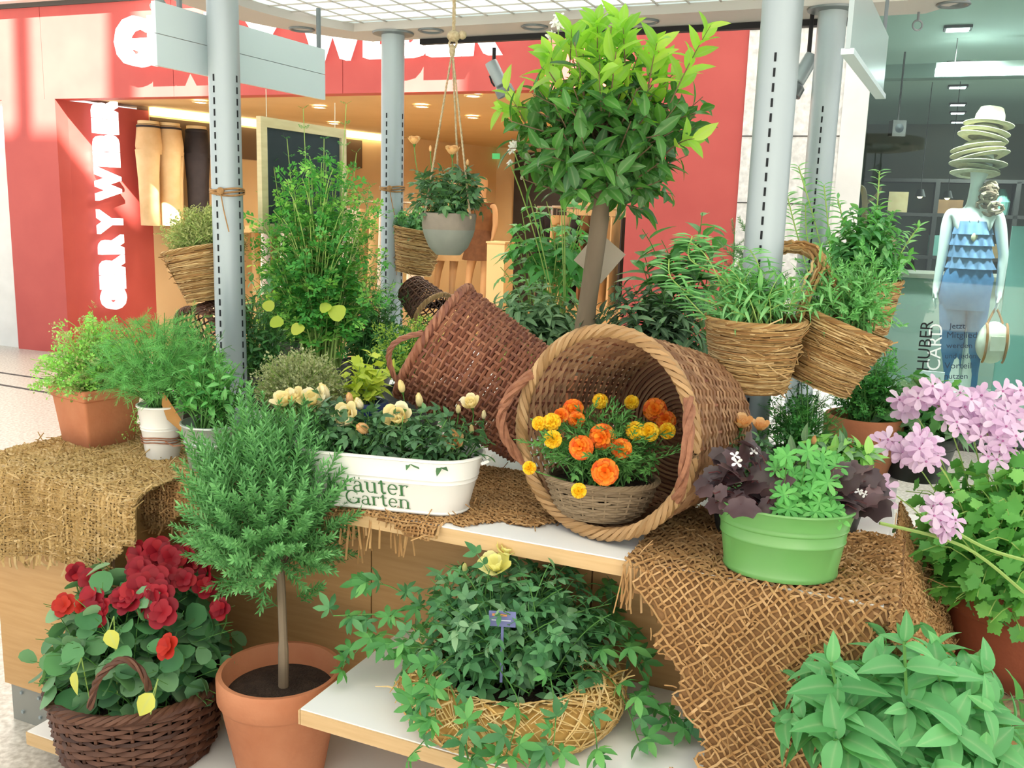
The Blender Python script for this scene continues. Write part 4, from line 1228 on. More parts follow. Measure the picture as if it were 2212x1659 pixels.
for cx_ in (-.15, -.05, .05, .15):
    bush(t, (cx_, 0, .11), .045, (.10, .085, .085), 26, 'rose', 'leaf_rose', .072, 3, elev=.4, r0=.04, start=.45, n_ind=0, low=-.15, plant=pl, emit=False, grow=.2)
pl.emit(300)
DP = depth(pc); ti = Matrix.Translation(pc) @ Matrix.Rotation(pang, 4, 'Z'); ti = ti.inverted()
for x, y, s, o, k, up_ in ((618, 860, 42, .03, 'rose_flop', .9), (640, 856, 40, .04, 'rose_open', .9), (680, 858, 46, .03, 'rose_flop', .9), (708, 850, 34, .05, 'rose_bud', 1), (757, 868, 28, .02, 'rose_bud', 1), (752, 888, 42, -.02, 'rose_flop', .6), (762, 902, 40, -.03, 'rose_open', .5), (780, 872, 30, 0, 'rose_bud', .8), (792, 915, 40, -.05, 'rose_bud', .3),
                           (865, 895, 56, -.03, 'rose_open', .6), (870, 838, 26, .03, 'rose_bud', 1), (907, 868, 28, .0, 'rose_bud', 1), (1020, 868, 36, .02, 'rose_open', .8), (990, 885, 20, 0, 'rose_bud', 1), (978, 948, 42, -.07, 'rose_open', .5), (1045, 898, 18, 0, 'rose_bud', 1), (1020, 930, 18, -.03, 'rose_bud', 1)):
    W_ = atdep(x, y + s * .35, DP + o); P = ti @ W_
    sc = s / ppm(W_) * (1.5 if k == 'rose_bud' else 1.3)
    flower(t, k, 'petal_peach' if x in (978, 792, 757) else 'petal_yellow', P, Vector((rng.gauss(0, .2), -.5 + rng.gauss(0, .15), up_)), sc, stem=(P.x * .9, P.y * .4, .12))

# ---- big wicker basket on its side
Pb = onz(1275, 1160, .786)
_h = R(39); tl = R(6.5)
ax = Vector((math.sin(_h) * math.cos(tl), math.cos(_h) * math.cos(tl), -math.sin(tl)))    # from mouth to base
upb = Vector((ax.x * math.tan(tl), ax.y * math.tan(tl), 1)).normalized(); upb = (Vector((0, 0, 1)) - ax * ax.z).normalized()
RB = .226
mouth = Pb + upb * (RB + .012); HB_ = .36
t = thing('wicker_basket', 'large round tan wicker basket lying on its side, open mouth facing front', 'basket', Pb)
mt = rotmat(-ax, upb.cross(-ax)); mt.translation = mouth + ax * HB_ - Pb
wicker(t, HB_, lambda q: .185 + .041 * q, 44, 34, 'wicker_tan', 'wicker_brown', wr=.0050, sr=.0042, amp=.0045, mtx=mt, rimmat='wicker_rim', rimr=.0085, braid=15, gap_rows=(20,))
def onbasket(th, q, rr): return mt @ Vector((rr * math.cos(th), rr * math.sin(th), HB_ * q))
# rope handles at left and right of the mouth
sd_ = CX.dot(Vector((mt[0][0], mt[1][0], mt[2][0])))
for sg in (1, -1):
    pts = []
    ctr = Vector((0, 0, 0))
    for i in range(13):
        k = i / 12; th = (0 if sg == 1 else math.pi) + (k - .5) * (.95)
        bow = math.sin(math.pi * k)
        p = mt @ Vector(((RB + .004 + .012 * bow) * math.cos(th), (RB + .004 + .012 * bow) * math.sin(th), HB_ + .005 + .055 * bow))
        pts.append(p)
    rope(t, dense(pts, 4), .0125, 'rope_brown', 'handle')

# ---- small basket of marigolds inside it
mc = mouth + ax * .085 - upb * (RB - .022); mc = Vector((mc.x - .03, mc.y - .005, .822))
t = thing('marigold_basket', 'small grey wicker bowl of orange and yellow marigolds inside the big basket', 'plant', mc, R(-8))
wicker(t, .085, lambda q: .085 + .042 * q ** .6, 26, 13, 'wicker_grey', wr=.004, sr=.003, amp=.003, oval=.72, rimr=.004)
MB().lathe([(.12, .072), (.001, .08)], 24, sy=.7).build('soil', 'soil', t)
bush(t, (0, 0, .075), .05, (.15, .085, .115), 85, ['feather', 'rose'], 'leaf_marigold', .055, 4, elev=.5, r0=.06, start=.35, n_ind=200, low=-.1, seed=9, jit=.35, tip=('feather', .06))
DM = depth(mc); ti = (Matrix.Translation(mc) @ Matrix.Rotation(R(-8), 4, 'Z')).inverted()
for x, y, s, o, c in ((1238, 884, 46, .05, 'o'), (1212, 897, 34, .03, 'o'), (1246, 906, 38, .03, 'o'), (1299, 944, 58, -.03, 'o'), (1254, 966, 54, -.05, 'o'), (1343, 968, 46, -.05, 'o'), (1307, 1020, 60, -.09, 'o'), (1415, 884, 52, .09, 'm'), (1438, 908, 44, .08, 'm'),
                      (1165, 914, 32, .0, 'y'), (1191, 911, 40, .0, 'y'), (1194, 948, 40, -.03, 'y'), (1372, 930, 42, -.02, 'y'), (1403, 932, 42, -.02, 'y'), (1442, 930, 36, .0, 'y'), (1296, 866, 34, .08, 'g'), (1365, 868, 32, .09, 'g'), (1250, 1060, 34, -.12, 'g'), (1143, 1010, 30, -.04, 'g')):
    W_ = atdep(x, y, DM + o - .045); P = ti @ W_
    flower(t, 'pompom' if c in 'om' else 'pompom2', {'o': 'petal_orange', 'm': 'petal_orange', 'y': 'petal_gold', 'g': 'petal_gold'}[c], P, Vector((rng.gauss(0, .15), -1, .35 + rng.gauss(0, .15))), s / ppm(W_) * .98, stem=(P.x * .5, P.y * .3, .08))

# ---- brown wicker basket tipped over behind
C1 = atdep(938, 738, 2.52); C2 = atdep(1190, 905, 2.50)
axb = (C2 - C1).normalized()
t = thing('wicker_basket', 'reddish brown wicker basket tipped over behind the white planter', 'basket', Vector((C2.x, C2.y, ZT)))
mt2 = rotmat(-axb, (0, 0, 1)); HH = .36; mt2.translation = C1 + axb * HH - t.location
wicker(t, HH, lambda q: .150 + .022 * q, 42, 32, 'wicker_brown', wr=.005, sr=.0045, amp=.0048, mtx=mt2, rimr=.008, braid=16)
hp = [mt2 @ Vector((.178 * math.cos(a_), .178 * math.sin(a_), HH + .01 + .05 * math.sin(math.pi * k))) for k, a_ in [(i / 8, -2.2 + .9 * i / 8) for i in range(9)]]
rope(t, dense(hp, 4), .008, 'wicker_brown', 'handle')

# ---- green oval tub
gp = onz(1680, 1262, .79); gd = Vector((gp.x, gp.y, 0)).normalized()
gc = gp + gd * .088; gc.z = .790
t = thing('green_tub_planter', 'light green oval metal tub planted with purple heuchera and sweet woodruff', 'plant', gc, R(-16))
GP = [(.001, 0), (.112, 0), (.1145, .004), (.1145, .010), (.1135, .014), (.122, .072), (.1245, .074), (.1255, .076), (.1245, .079), (.1255, .098), (.128, .100), (.129, .102), (.128, .105), (.138, .140), (.1405, .142), (.1405, .146), (.137, .146), (.13, .11)]
MB().lathe(GP, 56, sy=.74).build('tub', 'green_tub', t, sharp=40)
MB().lathe([(.128, .118), (.001, .126)], 30, sy=.72).build('soil', 'soil', t)
DG = depth(gc); tw = Matrix.Translation(gc) @ Matrix.Rotation(R(-16), 4, 'Z'); ti = tw.inverted()
pl = Plant(t); sm_ = MB()
def facing(W_, lift=.5): 
    d = (EYE - W_).normalized(); return (d + Vector((rng.gauss(0, .25), rng.gauss(0, .25), lift + rng.gauss(0, .2))))
HEU = [(1530, 1040, 60), (1560, 1010, 70), (1585, 1050, 80), (1625, 1000, 80), (1655, 1000, 70), (1600, 1090, 84), (1640, 1060, 88), (1560, 1075, 66), (1650, 1100, 76), (1615, 1035, 80), (1590, 985, 60), (1540, 1065, 50), (1680, 1030, 60), (1640, 985, 60), (1575, 1025, 70), (1670, 1075, 60),
       (1825, 1010, 66), (1850, 1030, 66), (1860, 1060, 70), (1820, 1080, 84), (1880, 1085, 70), (1835, 1045, 70), (1890, 1060, 50), (1800, 1030, 50), (1850, 1100, 60), (1812, 1060, 70), (1870, 1105, 50), (1695, 1010, 50), (1600, 1110, 60), (1545, 1050, 55), (1665, 1020, 66)]
for x, y, s in HEU + [(x + rng.uniform(-25, 25), y + rng.uniform(-20, 20), s * .8) for x, y, s in HEU]:
    o = -.02 - .05 * (y - 980) / 130 + rng.gauss(0, .015); W_ = atdep(x, y, DG + o); P = ti @ W_
    nrm = ti.to_3x3() @ (facing(W_, .7) + Vector((rng.gauss(0, .45), rng.gauss(0, .3), rng.gauss(0, .35)))); dv = Vector((P.x * 2 + rng.gauss(0, .5), -.6, -.5 + rng.gauss(0, .5)))
    pl.leaf('heu', 'leaf_heuchera', frame(P + Vector((0, .02, .012)), dv, nrm, s / ppm(W_) * 1.12))
    sm_.tube(bez(Vector((P.x * .4, P.y * .3, .12)), Vector((P.x * .8, P.y * .6, P.z + .02)), P, 5), .0016, 4)
pl.emit(300)
sm_.build('leaf_stalks', 'stem_red', t, kind='stuff')
pl = Plant(t)
for k in range(58):
    x, y = rng.uniform(1672, 1812), rng.uniform(985, 1115)
    if (x - 1742) ** 2 / 78 ** 2 + (y - 1045) ** 2 / 78 ** 2 > 1.1: continue
    o = -.015 - .09 * (y - 980) / 130 + rng.gauss(0, .012); W_ = atdep(x, y, DG + o); P = ti @ W_
    nrm = ti.to_3x3() @ facing(W_, .8); e = nrm.orthogonal()
    pl.leaf('whorl', 'leaf_woodruff', frame(P, e, nrm, 58 / ppm(W_) * rng.uniform(.75, 1.1)))
for x, y in ((1812, 1120), (1800, 1105), (1700, 985), (1745, 975)):
    W_ = atdep(x, y, DG - .1); P = ti @ W_; nrm = ti.to_3x3() @ facing(W_, .4); pl.leaf('whorl', 'leaf_woodruff', frame(P, nrm.orthogonal(), nrm, 56 / ppm(W_)))
sm2 = MB()
for tt_, mm_, m_ in pl.inst:
    p = m_.translation; sm2.tube([(p.x * .6, p.y * .4, .12), tuple(p - Vector((0, -.01, .02))), tuple(p)], .0012, 3)
pl.emit(100, 'leaf_whorl'); sm2.build('woodruff_stems', 'stem_green', t, kind='stuff')
for x, y, s in ((1588, 985, 18), (1592, 1000, 20), (1628, 975, 16), (1855, 1062, 14), (1868, 1068, 14), (1880, 1075, 14)):
    W_ = atdep(x, y, DG - .06); flower(t, 'tiny', 'petal_white', ti @ W_, (0, -.6, .6), s / ppm(W_) * 1.2, calyx=False)

# ---- square terracotta pot with pale green cress
q0, q1 = onz(188, 972, .789), onz(298, 950, .789); qd = (q1 - q0).normalized(); qa = math.atan2(qd.y, qd.x); qn = Vector((-qd.y, qd.x, 0)); hw = .074
qc = (q0 + q1) / 2 + qn * hw; qc.z = .789
t = thing('potted_cress', 'square terracotta pot of frothy pale green herb on the left burlap', 'plant', qc, qa)
def sq(hw_, r_=.008, n=3):
    pts = []
    for sx, sy, a0 in ((1, -1, -90), (1, 1, 0), (-1, 1, 90), (-1, -1, 180)):
        for i in range(n + 1):
            a = R(a0 + 90 * i / n); pts.append((sx * (hw_ - r_) + r_ * math.cos(a), sy * (hw_ - r_) + r_ * math.sin(a)))
    return pts
HS = .172
MB().loft([[(x, y, z) for x, y in sq(h_)] for h_, z in ((.01, .0), (.072, 0), (.074, .004), (.088, HS * .80), (.09, HS * .81), (.094, HS * .83), (.096, HS - .004), (.094, HS), (.084, HS), (.081, HS * .75))]).build('pot', 'terracotta', t, sharp=35)
MB().hull([(x, y, HS * .8) for x, y in sq(.08)], [(x, y, HS * .86) for x, y in sq(.08)]).build('soil', 'soil', t)
bush(t, (0, 0, .14), .06, (.185, .15, .20), 140, ['parsley', 'tuft'], ['leaf_cress', 'leaf_cress', 'leaf_thyme_green'], .05, 5, r0=.06, start=.4, n_ind=60, low=-.25, jit=.5, seed=12, stem_mat='stem_pale', lname='leaf_spray')
sp = MB().tube([(.02, -.09, .15), (.04, -.115, .13), (.045, -.118, .09), (.03, -.112, .05)], .0015, 4); sp.build('trailing_stem', 'stem_pale', t)
pl = Plant(t)
for k in range(7):
    pl.leaf('tuft', 'leaf_cress', frame(Vector((.04 - .004 * k, -.12, .10 - .009 * k)), (rng.gauss(0, 1), -.6, -.4), (0, -1, 0), .03))
pl.emit(20, 'leaf_spray')

# ---- white enamel bucket and zinc bucket
def bucket(name, label, P, Rr, Rb, H, mat, ribs=(.55, .6)):
    t = thing(name, label, 'plant', P)
    pr = [(.001, 0), (Rb, 0)]
    for k in sorted(ribs): 
        r_ = Rb + (Rr - Rb) * k; pr += [(r_, H * k - .003), (r_ + .003, H * k), (r_, H * k + .003)]
    pr += [(Rr, H - .006), (Rr + .004, H - .003), (Rr + .004, H + .001), (Rr - .001, H + .002), (Rr - .004, H - .01), (Rr - .01, H * .7)]
    MB().lathe(pr, 40).build('bucket', mat, t, sharp=50)
    MB().lathe([(Rr - .008, H * .78), (.001, H * .8)], 24).build('soil', 'soil', t)
    return t
wp = onz(352, 985, .789)
t = bucket('herb_bucket', 'small white enamel bucket with twine and feathery dill on the left counter', wp, .062, .045, .15, 'enamel_white')
for zz in (.048, .056, .062):
    MB().tube([((.052 + .004 * rng.random()) * math.cos(a), (.052 + .004 * rng.random()) * math.sin(a), zz + .003 * math.sin(3 * a)) for a in [2 * math.pi * i / 24 for i in range(24)]], .0022, 4, closed=True).build('twine', 'rope_brown', t)
MB().tube([(.03, -.055, .056), (.06, -.075, .05), (.09, -.08, .055)], .002, 4).build('twine_end', 'rope_brown', t)
bush(t, (0, 0, .12), .10, (.20, .18, .22), 90, 'dill', 'leaf_dill', .085, 4, r0=.03, start=.35, n_ind=50, low=-.1, jit=.3, seed=21, lname='frond')
lf = blade([(0, .02), (.2, .1), (.5, .14), (.8, .08), (1, .004)], .14, .9, .2); obj('dry_leaf', mesh('dry_leaf', lf[0], lf[1], 'dry_leaf'), t, frame(Vector((.055, -.04, .17)) + Vector((-.03, 0, .02)), (.55, -.25, -1), (-.4, -1, .2), 1.0), label='curled brown dry leaf')
zp = onz(455, 1018, .789) + Vector((.0, .05, 0))
t = bucket('herb_bucket', 'grey zinc bucket of herbs half hidden behind the rosemary', zp, .088, .07, .125, 'zinc', (.6,))
bush(t, (0, 0, .10), .09, (.13, .12, .15), 70, ['parsley', 'ovate'], ['leaf_parsley', 'leaf_dill'], .04, 5, r0=.05, start=.3, n_ind=60, seed=22, jit=.4)
# ---- bay tree
bp_ = onv(1255, 890, 1.12); bp_.z = ZT
crown = onv(1308, 272, 1.2)
t = thing('bay_tree', 'tall bay standard with a round crown of glossy leaves on a bare trunk', 'plant', bp_)
tpot(t, .135, .10, .22)
b0 = Vector((0, 0, .17)); b1 = onv(1264, 700, 1.16) - bp_; b2 = onv(1296, 470, 1.2) - bp_; cc = crown - bp_
MB().tube(dense([b0, b1, b2, b2 + (cc - b2) * .6, cc], 6), [.034] * 7 + [.03] * 6 + [.025] * 6 + [.014] * 6, 12).build('trunk', 'trunk_wood', t)
pl = Plant(t); sm_ = MB(); r = random.Random(4)
for k in range(132):
    z = 1 - 1.93 * (k + .5) / 132; a = k * 2.39996 + r.gauss(0, .2); q = math.sqrt(max(0, 1 - z * z)); f = .75 + .3 * r.random()
    rz_ = .30 if z > 0 else .29
    tgt = cc + Vector((.305 * q * math.cos(a) * f, .29 * q * math.sin(a) * f, rz_ * z * f))
    st = cc + (b2 - cc) * r.uniform(-.1, .8); P = bez(st, st.lerp(tgt, .5) + Vector((0, 0, -.02)), tgt, 8)
    sm_.tube(P, [.0045 - .0004 * i for i in range(8)], 4)
    ang = r.random() * 6; new = z > .45 and r.random() < .75
    for j in range(9):
        tt = .42 + .58 * (j + .5) / 9; x = min(tt * 7, 6.99); i = int(x); pos = P[i].lerp(P[i + 1], x - i); d = (P[i + 1] - P[i]).normalized(); d = (d + Vector((0, 0, .25))).normalized()
        e1 = d.orthogonal().normalized(); e2 = d.cross(e1); ang += 2.4
        out = e1 * math.cos(ang) + e2 * math.sin(ang)
        nw = new and tt > .6
        pl.leaf('bayw' if r.random() < .4 else 'bay', 'leaf_bay_new' if nw else 'leaf_bay', frame(pos, out * .75 + d * (.75 if nw else .45) + Vector((r.gauss(0, .3), r.gauss(0, .3), r.gauss(.05, .3))), d + Vector((r.gauss(0, .5), r.gauss(0, .5), .3)), (.1 if nw else .09) * r.uniform(.7, 1.15)))
# long new shoots at the top
for (x0, y0), (x1, y1), n in (((1440, 240), (1535, 55), 11), ((1290, 150), (1290, 40), 10), ((1230, 160), (1235, 60), 8), ((1350, 150), (1345, 50), 9), ((1160, 240), (1080, 235), 6), ((1200, 170), (1185, 110), 6), ((1400, 190), (1420, 90), 8), ((1440, 330), (1500, 300), 5), ((1150, 300), (1090, 190), 6)):
    a_, b_ = onv(x0, y0, 1.15) - bp_, onv(x1, y1, 1.1) - bp_
    P = bez(a_, (a_ + b_) / 2 + Vector((0, 0, .02)), b_, 8); sm_.tube(P, [.003 - .0003 * i for i in range(8)], 4)
    for j in range(n):
        tt = .2 + .8 * (j + .5) / n; x = min(tt * 7, 6.99); i = int(x); pos = P[i].lerp(P[i + 1], x - i); d = (P[i + 1] - P[i]).normalized(); e1 = d.orthogonal().normalized(); e2 = d.cross(e1); an = j * 2.4
        pl.leaf('bayw', 'leaf_bay_new', frame(pos, (e1 * math.cos(an) + e2 * math.sin(an)) * .6 + d * .8, d + Vector((0, -.6, 0)), (.105 - .03 * tt) * r.uniform(.8, 1.1)))
pl.emit(300)
sm_.build('branches', 'stem_wood', t, kind='stuff')
# paper tag behind the trunk
tgp = onv(1295, 556, 1.32); sz = 78 / ppm(tgp)
t = thing('paper_tag', 'blank square paper tag hung cornerwise behind the bay trunk', 'tag', tgp)
m = Matrix.Rotation(R(-12), 4, 'Z') @ Matrix.Rotation(R(38), 4, 'Y')
MB().box((0, 0, 0), (sz, .002, sz * 1.05)).build('card', 'paper', t, smooth=False, mtx=m)
MB().tube([(0, 0, sz * .7), (.02, -.05, sz * .9), (onv(1302, 480, 1.2) - tgp)], .001, 4).build('loop', 'string', t)

# ---- tall parsley
pp = onv(692, 800, 1.08); pp.z = ZT
t = thing('potted_parsley', 'tall bright green parsley gone up in long stems behind the left counter', 'plant', pp)
tpot(t, .11, .085, .15, 'plastic_dark', soil=True)
bush(t, (0, 0, .13), .38, (.26, .17, .43), 110, 'parsley', ['leaf_parsley', 'leaf_parsley', 'leaf_cress'], .085, 11, r0=.07, start=.2, n_ind=200, low=-.45, jit=.45, seed=31, stem_mat='stem_pale', sr=.004, grow=.35, tip=('parsley', .06), rise=.65)
pl = Plant(t); sm_ = MB()
for x, y in ((655, 235), (748, 225), (700, 300), (620, 300), (770, 330), (800, 400), (590, 350), (565, 420)):
    P1 = atdep(x, y, depth(pp) - .02) - pp; P0 = Vector((P1.x * .4, P1.y * .4, .3)); Q = bez(P0, Vector((P1.x * .8, P1.y * .8, P1.z * .7)), P1, 10); sm_.tube(Q, [.003] * 5 + [.0018] * 5, 4)
    for i in range(3, 10):
        for s in (-1, 1): pl.leaf('parsley', 'leaf_parsley', frame(Q[i], (s * .8 + rng.gauss(0, .3), rng.gauss(0, .6), .55), (0, -.3, 1), .05 * (1 - .05 * i)))
pl.emit(60); sm_.build('tall_stems', 'stem_pale', t, kind='stuff')
# lime coloured lower leaves
pl = Plant(t)
for x, y, s in ((715, 668, 44), (600, 685, 34), (590, 655, 30), (640, 700, 34), (700, 655, 30)):
    pl.leaf('round', 'leaf_lime', frame(atdep(x, y, depth(pp) - .2) - pp, (rng.gauss(0, .5), -.4, -.5), (0, -1, .5), s / ppm(pp) * .85))
pl.emit(20)

def pot_bush(name, label, x, y, v, pot, hc, rad, stems, tp, mat, size, nodes, zbase=ZT, potmat='plastic_dark', Rr=.085, H=.13, **k):
    P = onv(x, y, v); P.z = zbase
    t = thing(name, label, 'plant', P)
    if pot: tpot(t, Rr, Rr * .75, H, potmat)
    bush(t, (0, 0, H * .85 if pot else 0), hc, rad, stems, tp, mat, size, nodes, r0=Rr * .6, **k)
    return t
# thyme mound
pot_bush('potted_thyme', 'low grey green thyme cushion behind the yellow roses', 650, 915, .52, True, .075, (.155, .12, .135), 210, ['thyme', 'tuft'], 'leaf_thyme', .048, 4, Rr=.11, H=.12, start=.5, low=-.15, n_ind=60, jit=.4, lname='sprig', stem_mat='stem_pale')
# lime green herb in blue pot
pot_bush('potted_lemon_balm', 'lime green leafy herb in a dark blue pot', 792, 880, .62, True, .06, (.085, .08, .12), 16, ['lob5', 'ovate'], 'leaf_lime', .06, 5, potmat='blue_pot', Rr=.065, H=.15, start=.3, low=0, n_ind=100, stem_mat='stem_pale')
# oregano behind the brown basket
pot_bush('potted_oregano', 'yellow green oregano between parsley and the brown basket', 895, 850, 1.0, True, .12, (.18, .14, .18), 90, ['ovate', 'tuft'], ['leaf_oregano', 'leaf_oregano', 'leaf_parsley_dark'], .032, 8, Rr=.11, H=.12, start=.3, low=-.2, n_ind=150, jit=.4, mode='pair')
pot_bush('potted_oregano', 'yellow green oregano between the sage and the brown basket rim', 1130, 790, 1.05, True, .10, (.12, .12, .12), 46, ['ovate', 'tuft'], 'leaf_oregano', .034, 7, Rr=.09, H=.13, start=.3, low=-.1, n_ind=120, mode='pair')
pot_bush('potted_marjoram', 'leafy green herb low behind the front left column', 560, 880, .95, True, .12, (.17, .13, .22), 90, ['ovate', 'parsley'], ['leaf_parsley_dark', 'leaf_creeper_dark'], .04, 6, Rr=.09, H=.12, start=.3, low=-.2, n_ind=120, jit=.4)
pot_bush('potted_dill', 'feathery blue green dill left of the front left column', 425, 900, .52, True, .10, (.12, .13, .18), 90, ['dill', 'parsley'], ['leaf_dill', 'leaf_parsley_dark'], .06, 5, Rr=.09, H=.13, start=.25, low=-.3, n_ind=60, jit=.35, lname='frond')
pot_bush('potted_oregano', 'dark leafy herb beneath the parsley behind the thyme cushion', 790, 850, 1.35, True, .16, (.24, .16, .26), 90, ['ovate', 'celery'], ['leaf_parsley_dark', 'leaf_creeper_dark'], .05, 7, Rr=.11, H=.13, start=.2, low=-.2, n_ind=100, jit=.4)
# sage plants around the bay trunk
pot_bush('potted_sage', 'grey green sage left of the bay trunk', 1150, 860, 1.3, True, .17, (.24, .18, .21), 64, 'sage', 'leaf_sage', .07, 9, Rr=.12, H=.14, start=.25, low=-.2, mode='pair', n_ind=200)
pot_bush('potted_sage', 'dark green sage right of the bay trunk behind the big basket', 1405, 900, 1.25, True, .2, (.27, .18, .24), 78, 'sage', ['leaf_sage_dark', 'leaf_sage_dark', 'leaf_sage'], .068, 9, Rr=.12, H=.14, start=.2, low=-.35, mode='pair', n_ind=200)
pot_bush('potted_lovage', 'tall broad leaved lovage left of the bay trunk', 1180, 850, 1.62, True, .44, (.21, .18, .22), 26, 'celery', 'leaf_celery', .14, 5, Rr=.12, H=.15, start=.55, low=-.3, n_ind=140, stem_mat='stem_pale', sr=.005, elev=.3)
pot_bush('potted_laurel', 'herb with long arching dark leaves right of the bay trunk', 1455, 900, 1.55, True, .42, (.2, .17, .2), 16, 'bayw', ['leaf_bay', 'leaf_creeper'], .14, 8, Rr=.12, H=.15, start=.4, low=-.3, n_ind=130, sr=.004, elev=.3)
pot_bush('potted_rosemary', 'upright flowering rosemary beside the front right column', 1595, 900, 1.02, True, .40, (.085, .07, .28), 16, 'rosemary', ['leaf_rosemary', 'leaf_sage'], .085, 9, Rr=.09, H=.14, start=.3, low=-.1, n_ind=100, sr=.003, elev=.75, lname='sprig')
# white tipped garlic flowers above the bay
pot_bush('potted_mugwort', 'dark leafy herb filling the back left behind the parsley', 620, 840, 1.6, True, .14, (.26, .18, .26), 70, ['celery', 'ovate'], ['leaf_parsley_dark', 'leaf_creeper_dark', 'leaf_oregano'], .07, 6, Rr=.11, H=.14, start=.2, low=-.3, n_ind=60, jit=.4)
# chive flowers rising beside the bay crown
P = KP(1.16, 1.42, ZT); t = thing('flowering_chives', 'thin chive stems with small white flower heads left of the bay crown', 'plant', P)
tpot(t, .08, .06, .12, 'plastic_dark')
for x, y, s in ((1205, 46, 26), (1190, 76, 16), (1108, 318, 22), (1102, 352, 12)):
    e = onv(x, y, 1.30) - P
    MB().tube(bez(Vector((0, 0, .1)), Vector((e.x * .3, e.y * .3, e.z * .6)), e, 9), .0022, 5).build('flower_stem', 'stem_pale', t)
    for k in range(9):
        flower(t, 'tiny', 'petal_white', e + Vector((rng.gauss(0, 1), rng.gauss(0, 1), rng.gauss(0, 1))).normalized() * s * .3 / ppm(P), (rng.gauss(0, 1), rng.gauss(0, 1), .6), s * .8 / ppm(P), calyx=False)
bush(t, (0, 0, .1), .12, (.08, .08, .1), 14, 'narrow', 'leaf_creeper', .08, 3, n_ind=60, start=.3)
# ---- hanging rope planter
hp_ = onv(969, 505, 1.0); S = 1 / ppm(hp_)
zr_ = atdep(969, 468, depth(hp_)).z; zb_ = atdep(969, 552, depth(hp_)).z
t = thing('hanging_planter', 'grey brown stone bowl of peach roses hung from the canopy on jute ropes', 'plant', (hp_.x, hp_.y, zb_))
hH = zr_ - zb_ + .01; RR = 59 * S
MB().lathe([(.001, 0), (RR * .45, .002), (RR * .72, hH * .2), (RR * .9, hH * .48), (RR * .955, hH * .62)], 44).build('bowl', 'stone_pot_low', t)
MB().lathe([(RR * .955, hH * .62), (RR * .965, hH * .64), (RR, hH), (RR * .96, hH + .002), (RR * .92, hH * .9), (RR * .8, hH * .6)], 44).build('bowl_rim', 'stone_pot', t, sharp=40)
MB().lathe([(RR * .92, hH * .85), (.001, hH * .9)], 24).build('soil', 'soil', t)
dh = depth(hp_)
kn = atdep(977, 110, dh) - t.location; kt = atdep(980, 78, dh) - t.location
for k, (x, y) in enumerate(((916, 462), (1024, 478), (985, 440))):
    e = Vector((RR * .98 * math.cos((-2.6, -.6, 1.2)[k]), RR * .98 * math.sin((-2.6, -.6, 1.2)[k]), hH - .01))
    rope(t, [kn.lerp(e, i / 40) for i in range(41)], .0042, 'jute_rope', 'rope', twist=30)
    MB().sphere(e, .006, 8, 6).build('knot', 'jute_rope', t)
for dx in (-.006, .006):
    rope(t, dense([kn, (kn + kt) / 2 + Vector((dx * 2, 0, 0)), kt], 8), .004, 'jute_rope', 'rope')
MB().sphere(kt, (.022, .02, .018), 10, 8).build('knot', 'jute_rope', t); MB().sphere(kt + Vector((.028, 0, .004)), (.014, .012, .014), 10, 8).build('knot', 'jute_rope', t)
MB().sphere(kn, (.010, .010, .022), 10, 8).build('knot', 'jute_rope', t)
topz = ZR - zb_; rope(t, [kt.lerp(Vector((kt.x, kt.y, topz)), i / 24) for i in range(25)], .006, 'jute_rope', 'rope')
bush(t, (0, 0, hH * .85), .06, (.135, .12, .12), 60, 'rose', ['leaf_rose'], .075, 3, r0=.05, start=.45, n_ind=170, low=-.25, jit=.35, grow=.1, seed=41)
ti = Matrix.Translation(t.location).inverted()
for x, y, s, k in ((895, 305, 26, 'rose_open'), (977, 328, 30, 'rose_open'), (930, 320, 14, 'rose_bud'), (1010, 350, 14, 'rose_bud')):
    W_ = atdep(x, y + 8, dh); P = ti @ W_; flower(t, k, 'petal_peach', P, (0, -.3, 1), s * S * 1.2, stem=(P.x * .5, P.y, hH))

# ---- straw pocket baskets tied to the columns
def straw_plant(label, P, Rr, Rb, H, tilt_axis, tilt, plants, seed, handles=()):
    t = thing('straw_basket', label, 'plant', P)
    m = Matrix.Rotation(tilt, 4, Vector(tilt_axis))
    strawbasket(t, Rr, Rb, H, m, seed=seed)
    for pk in plants:
        bush(t, m @ Vector((0, 0, H * .9)), **pk)
    for h in handles:
        S = MB(); rr_ = random.Random(seed + 5); Q = dense(h, 8)
        for k in range(16):
            o = Vector((rr_.gauss(0, .008), rr_.gauss(0, .008), rr_.gauss(0, .005))); S.tube([q + o + Vector((rr_.gauss(0, .0015), rr_.gauss(0, .0015), rr_.gauss(0, .0015))) for q in Q], rr_.uniform(.0025, .0045), 4)
        S.build('handle', 'straw', t)
    return t
def twine(label, u, v, z, turns=3):
    t = kthing('twine_tie', label, 'twine', u, v, z)
    for k in range(turns):
        MB().tube([(.0545 * math.cos(a), .0545 * math.sin(a), .008 * k + .004 * math.sin(2 * a + k)) for a in [2 * math.pi * i / 32 for i in range(32)]], .0035, 5, closed=True).build('loop', 'twine', t)
    MB().sphere((.02, -.056, .01), (.014, .01, .012), 8, 6).build('knot', 'twine', t)
    MB().tube(dense([(.02, -.056, .01), (.035, -.06, -.05), (.05, -.055, -.12)], 5), .002, 4).build('loose_end', 'twine', t)
P = KP(.012, .90, 0); P.z = atdep(410, 632, depth(P)).z
straw_plant('straw basket of pale thyme tied behind the front left column', P, .138, .088, .18, (.25, 1, 0), R(-11),
            [dict(hc=.05, rad=(.15, .13, .12), stems=150, t=['thyme', 'tuft'], mat='leaf_thyme_green', size=.045, nodes=4, r0=.09, start=.45, low=-.2, n_ind=50, lname='sprig', root=None)] if False else [], 51)
tl_ = bpy.data.objects['straw_basket']
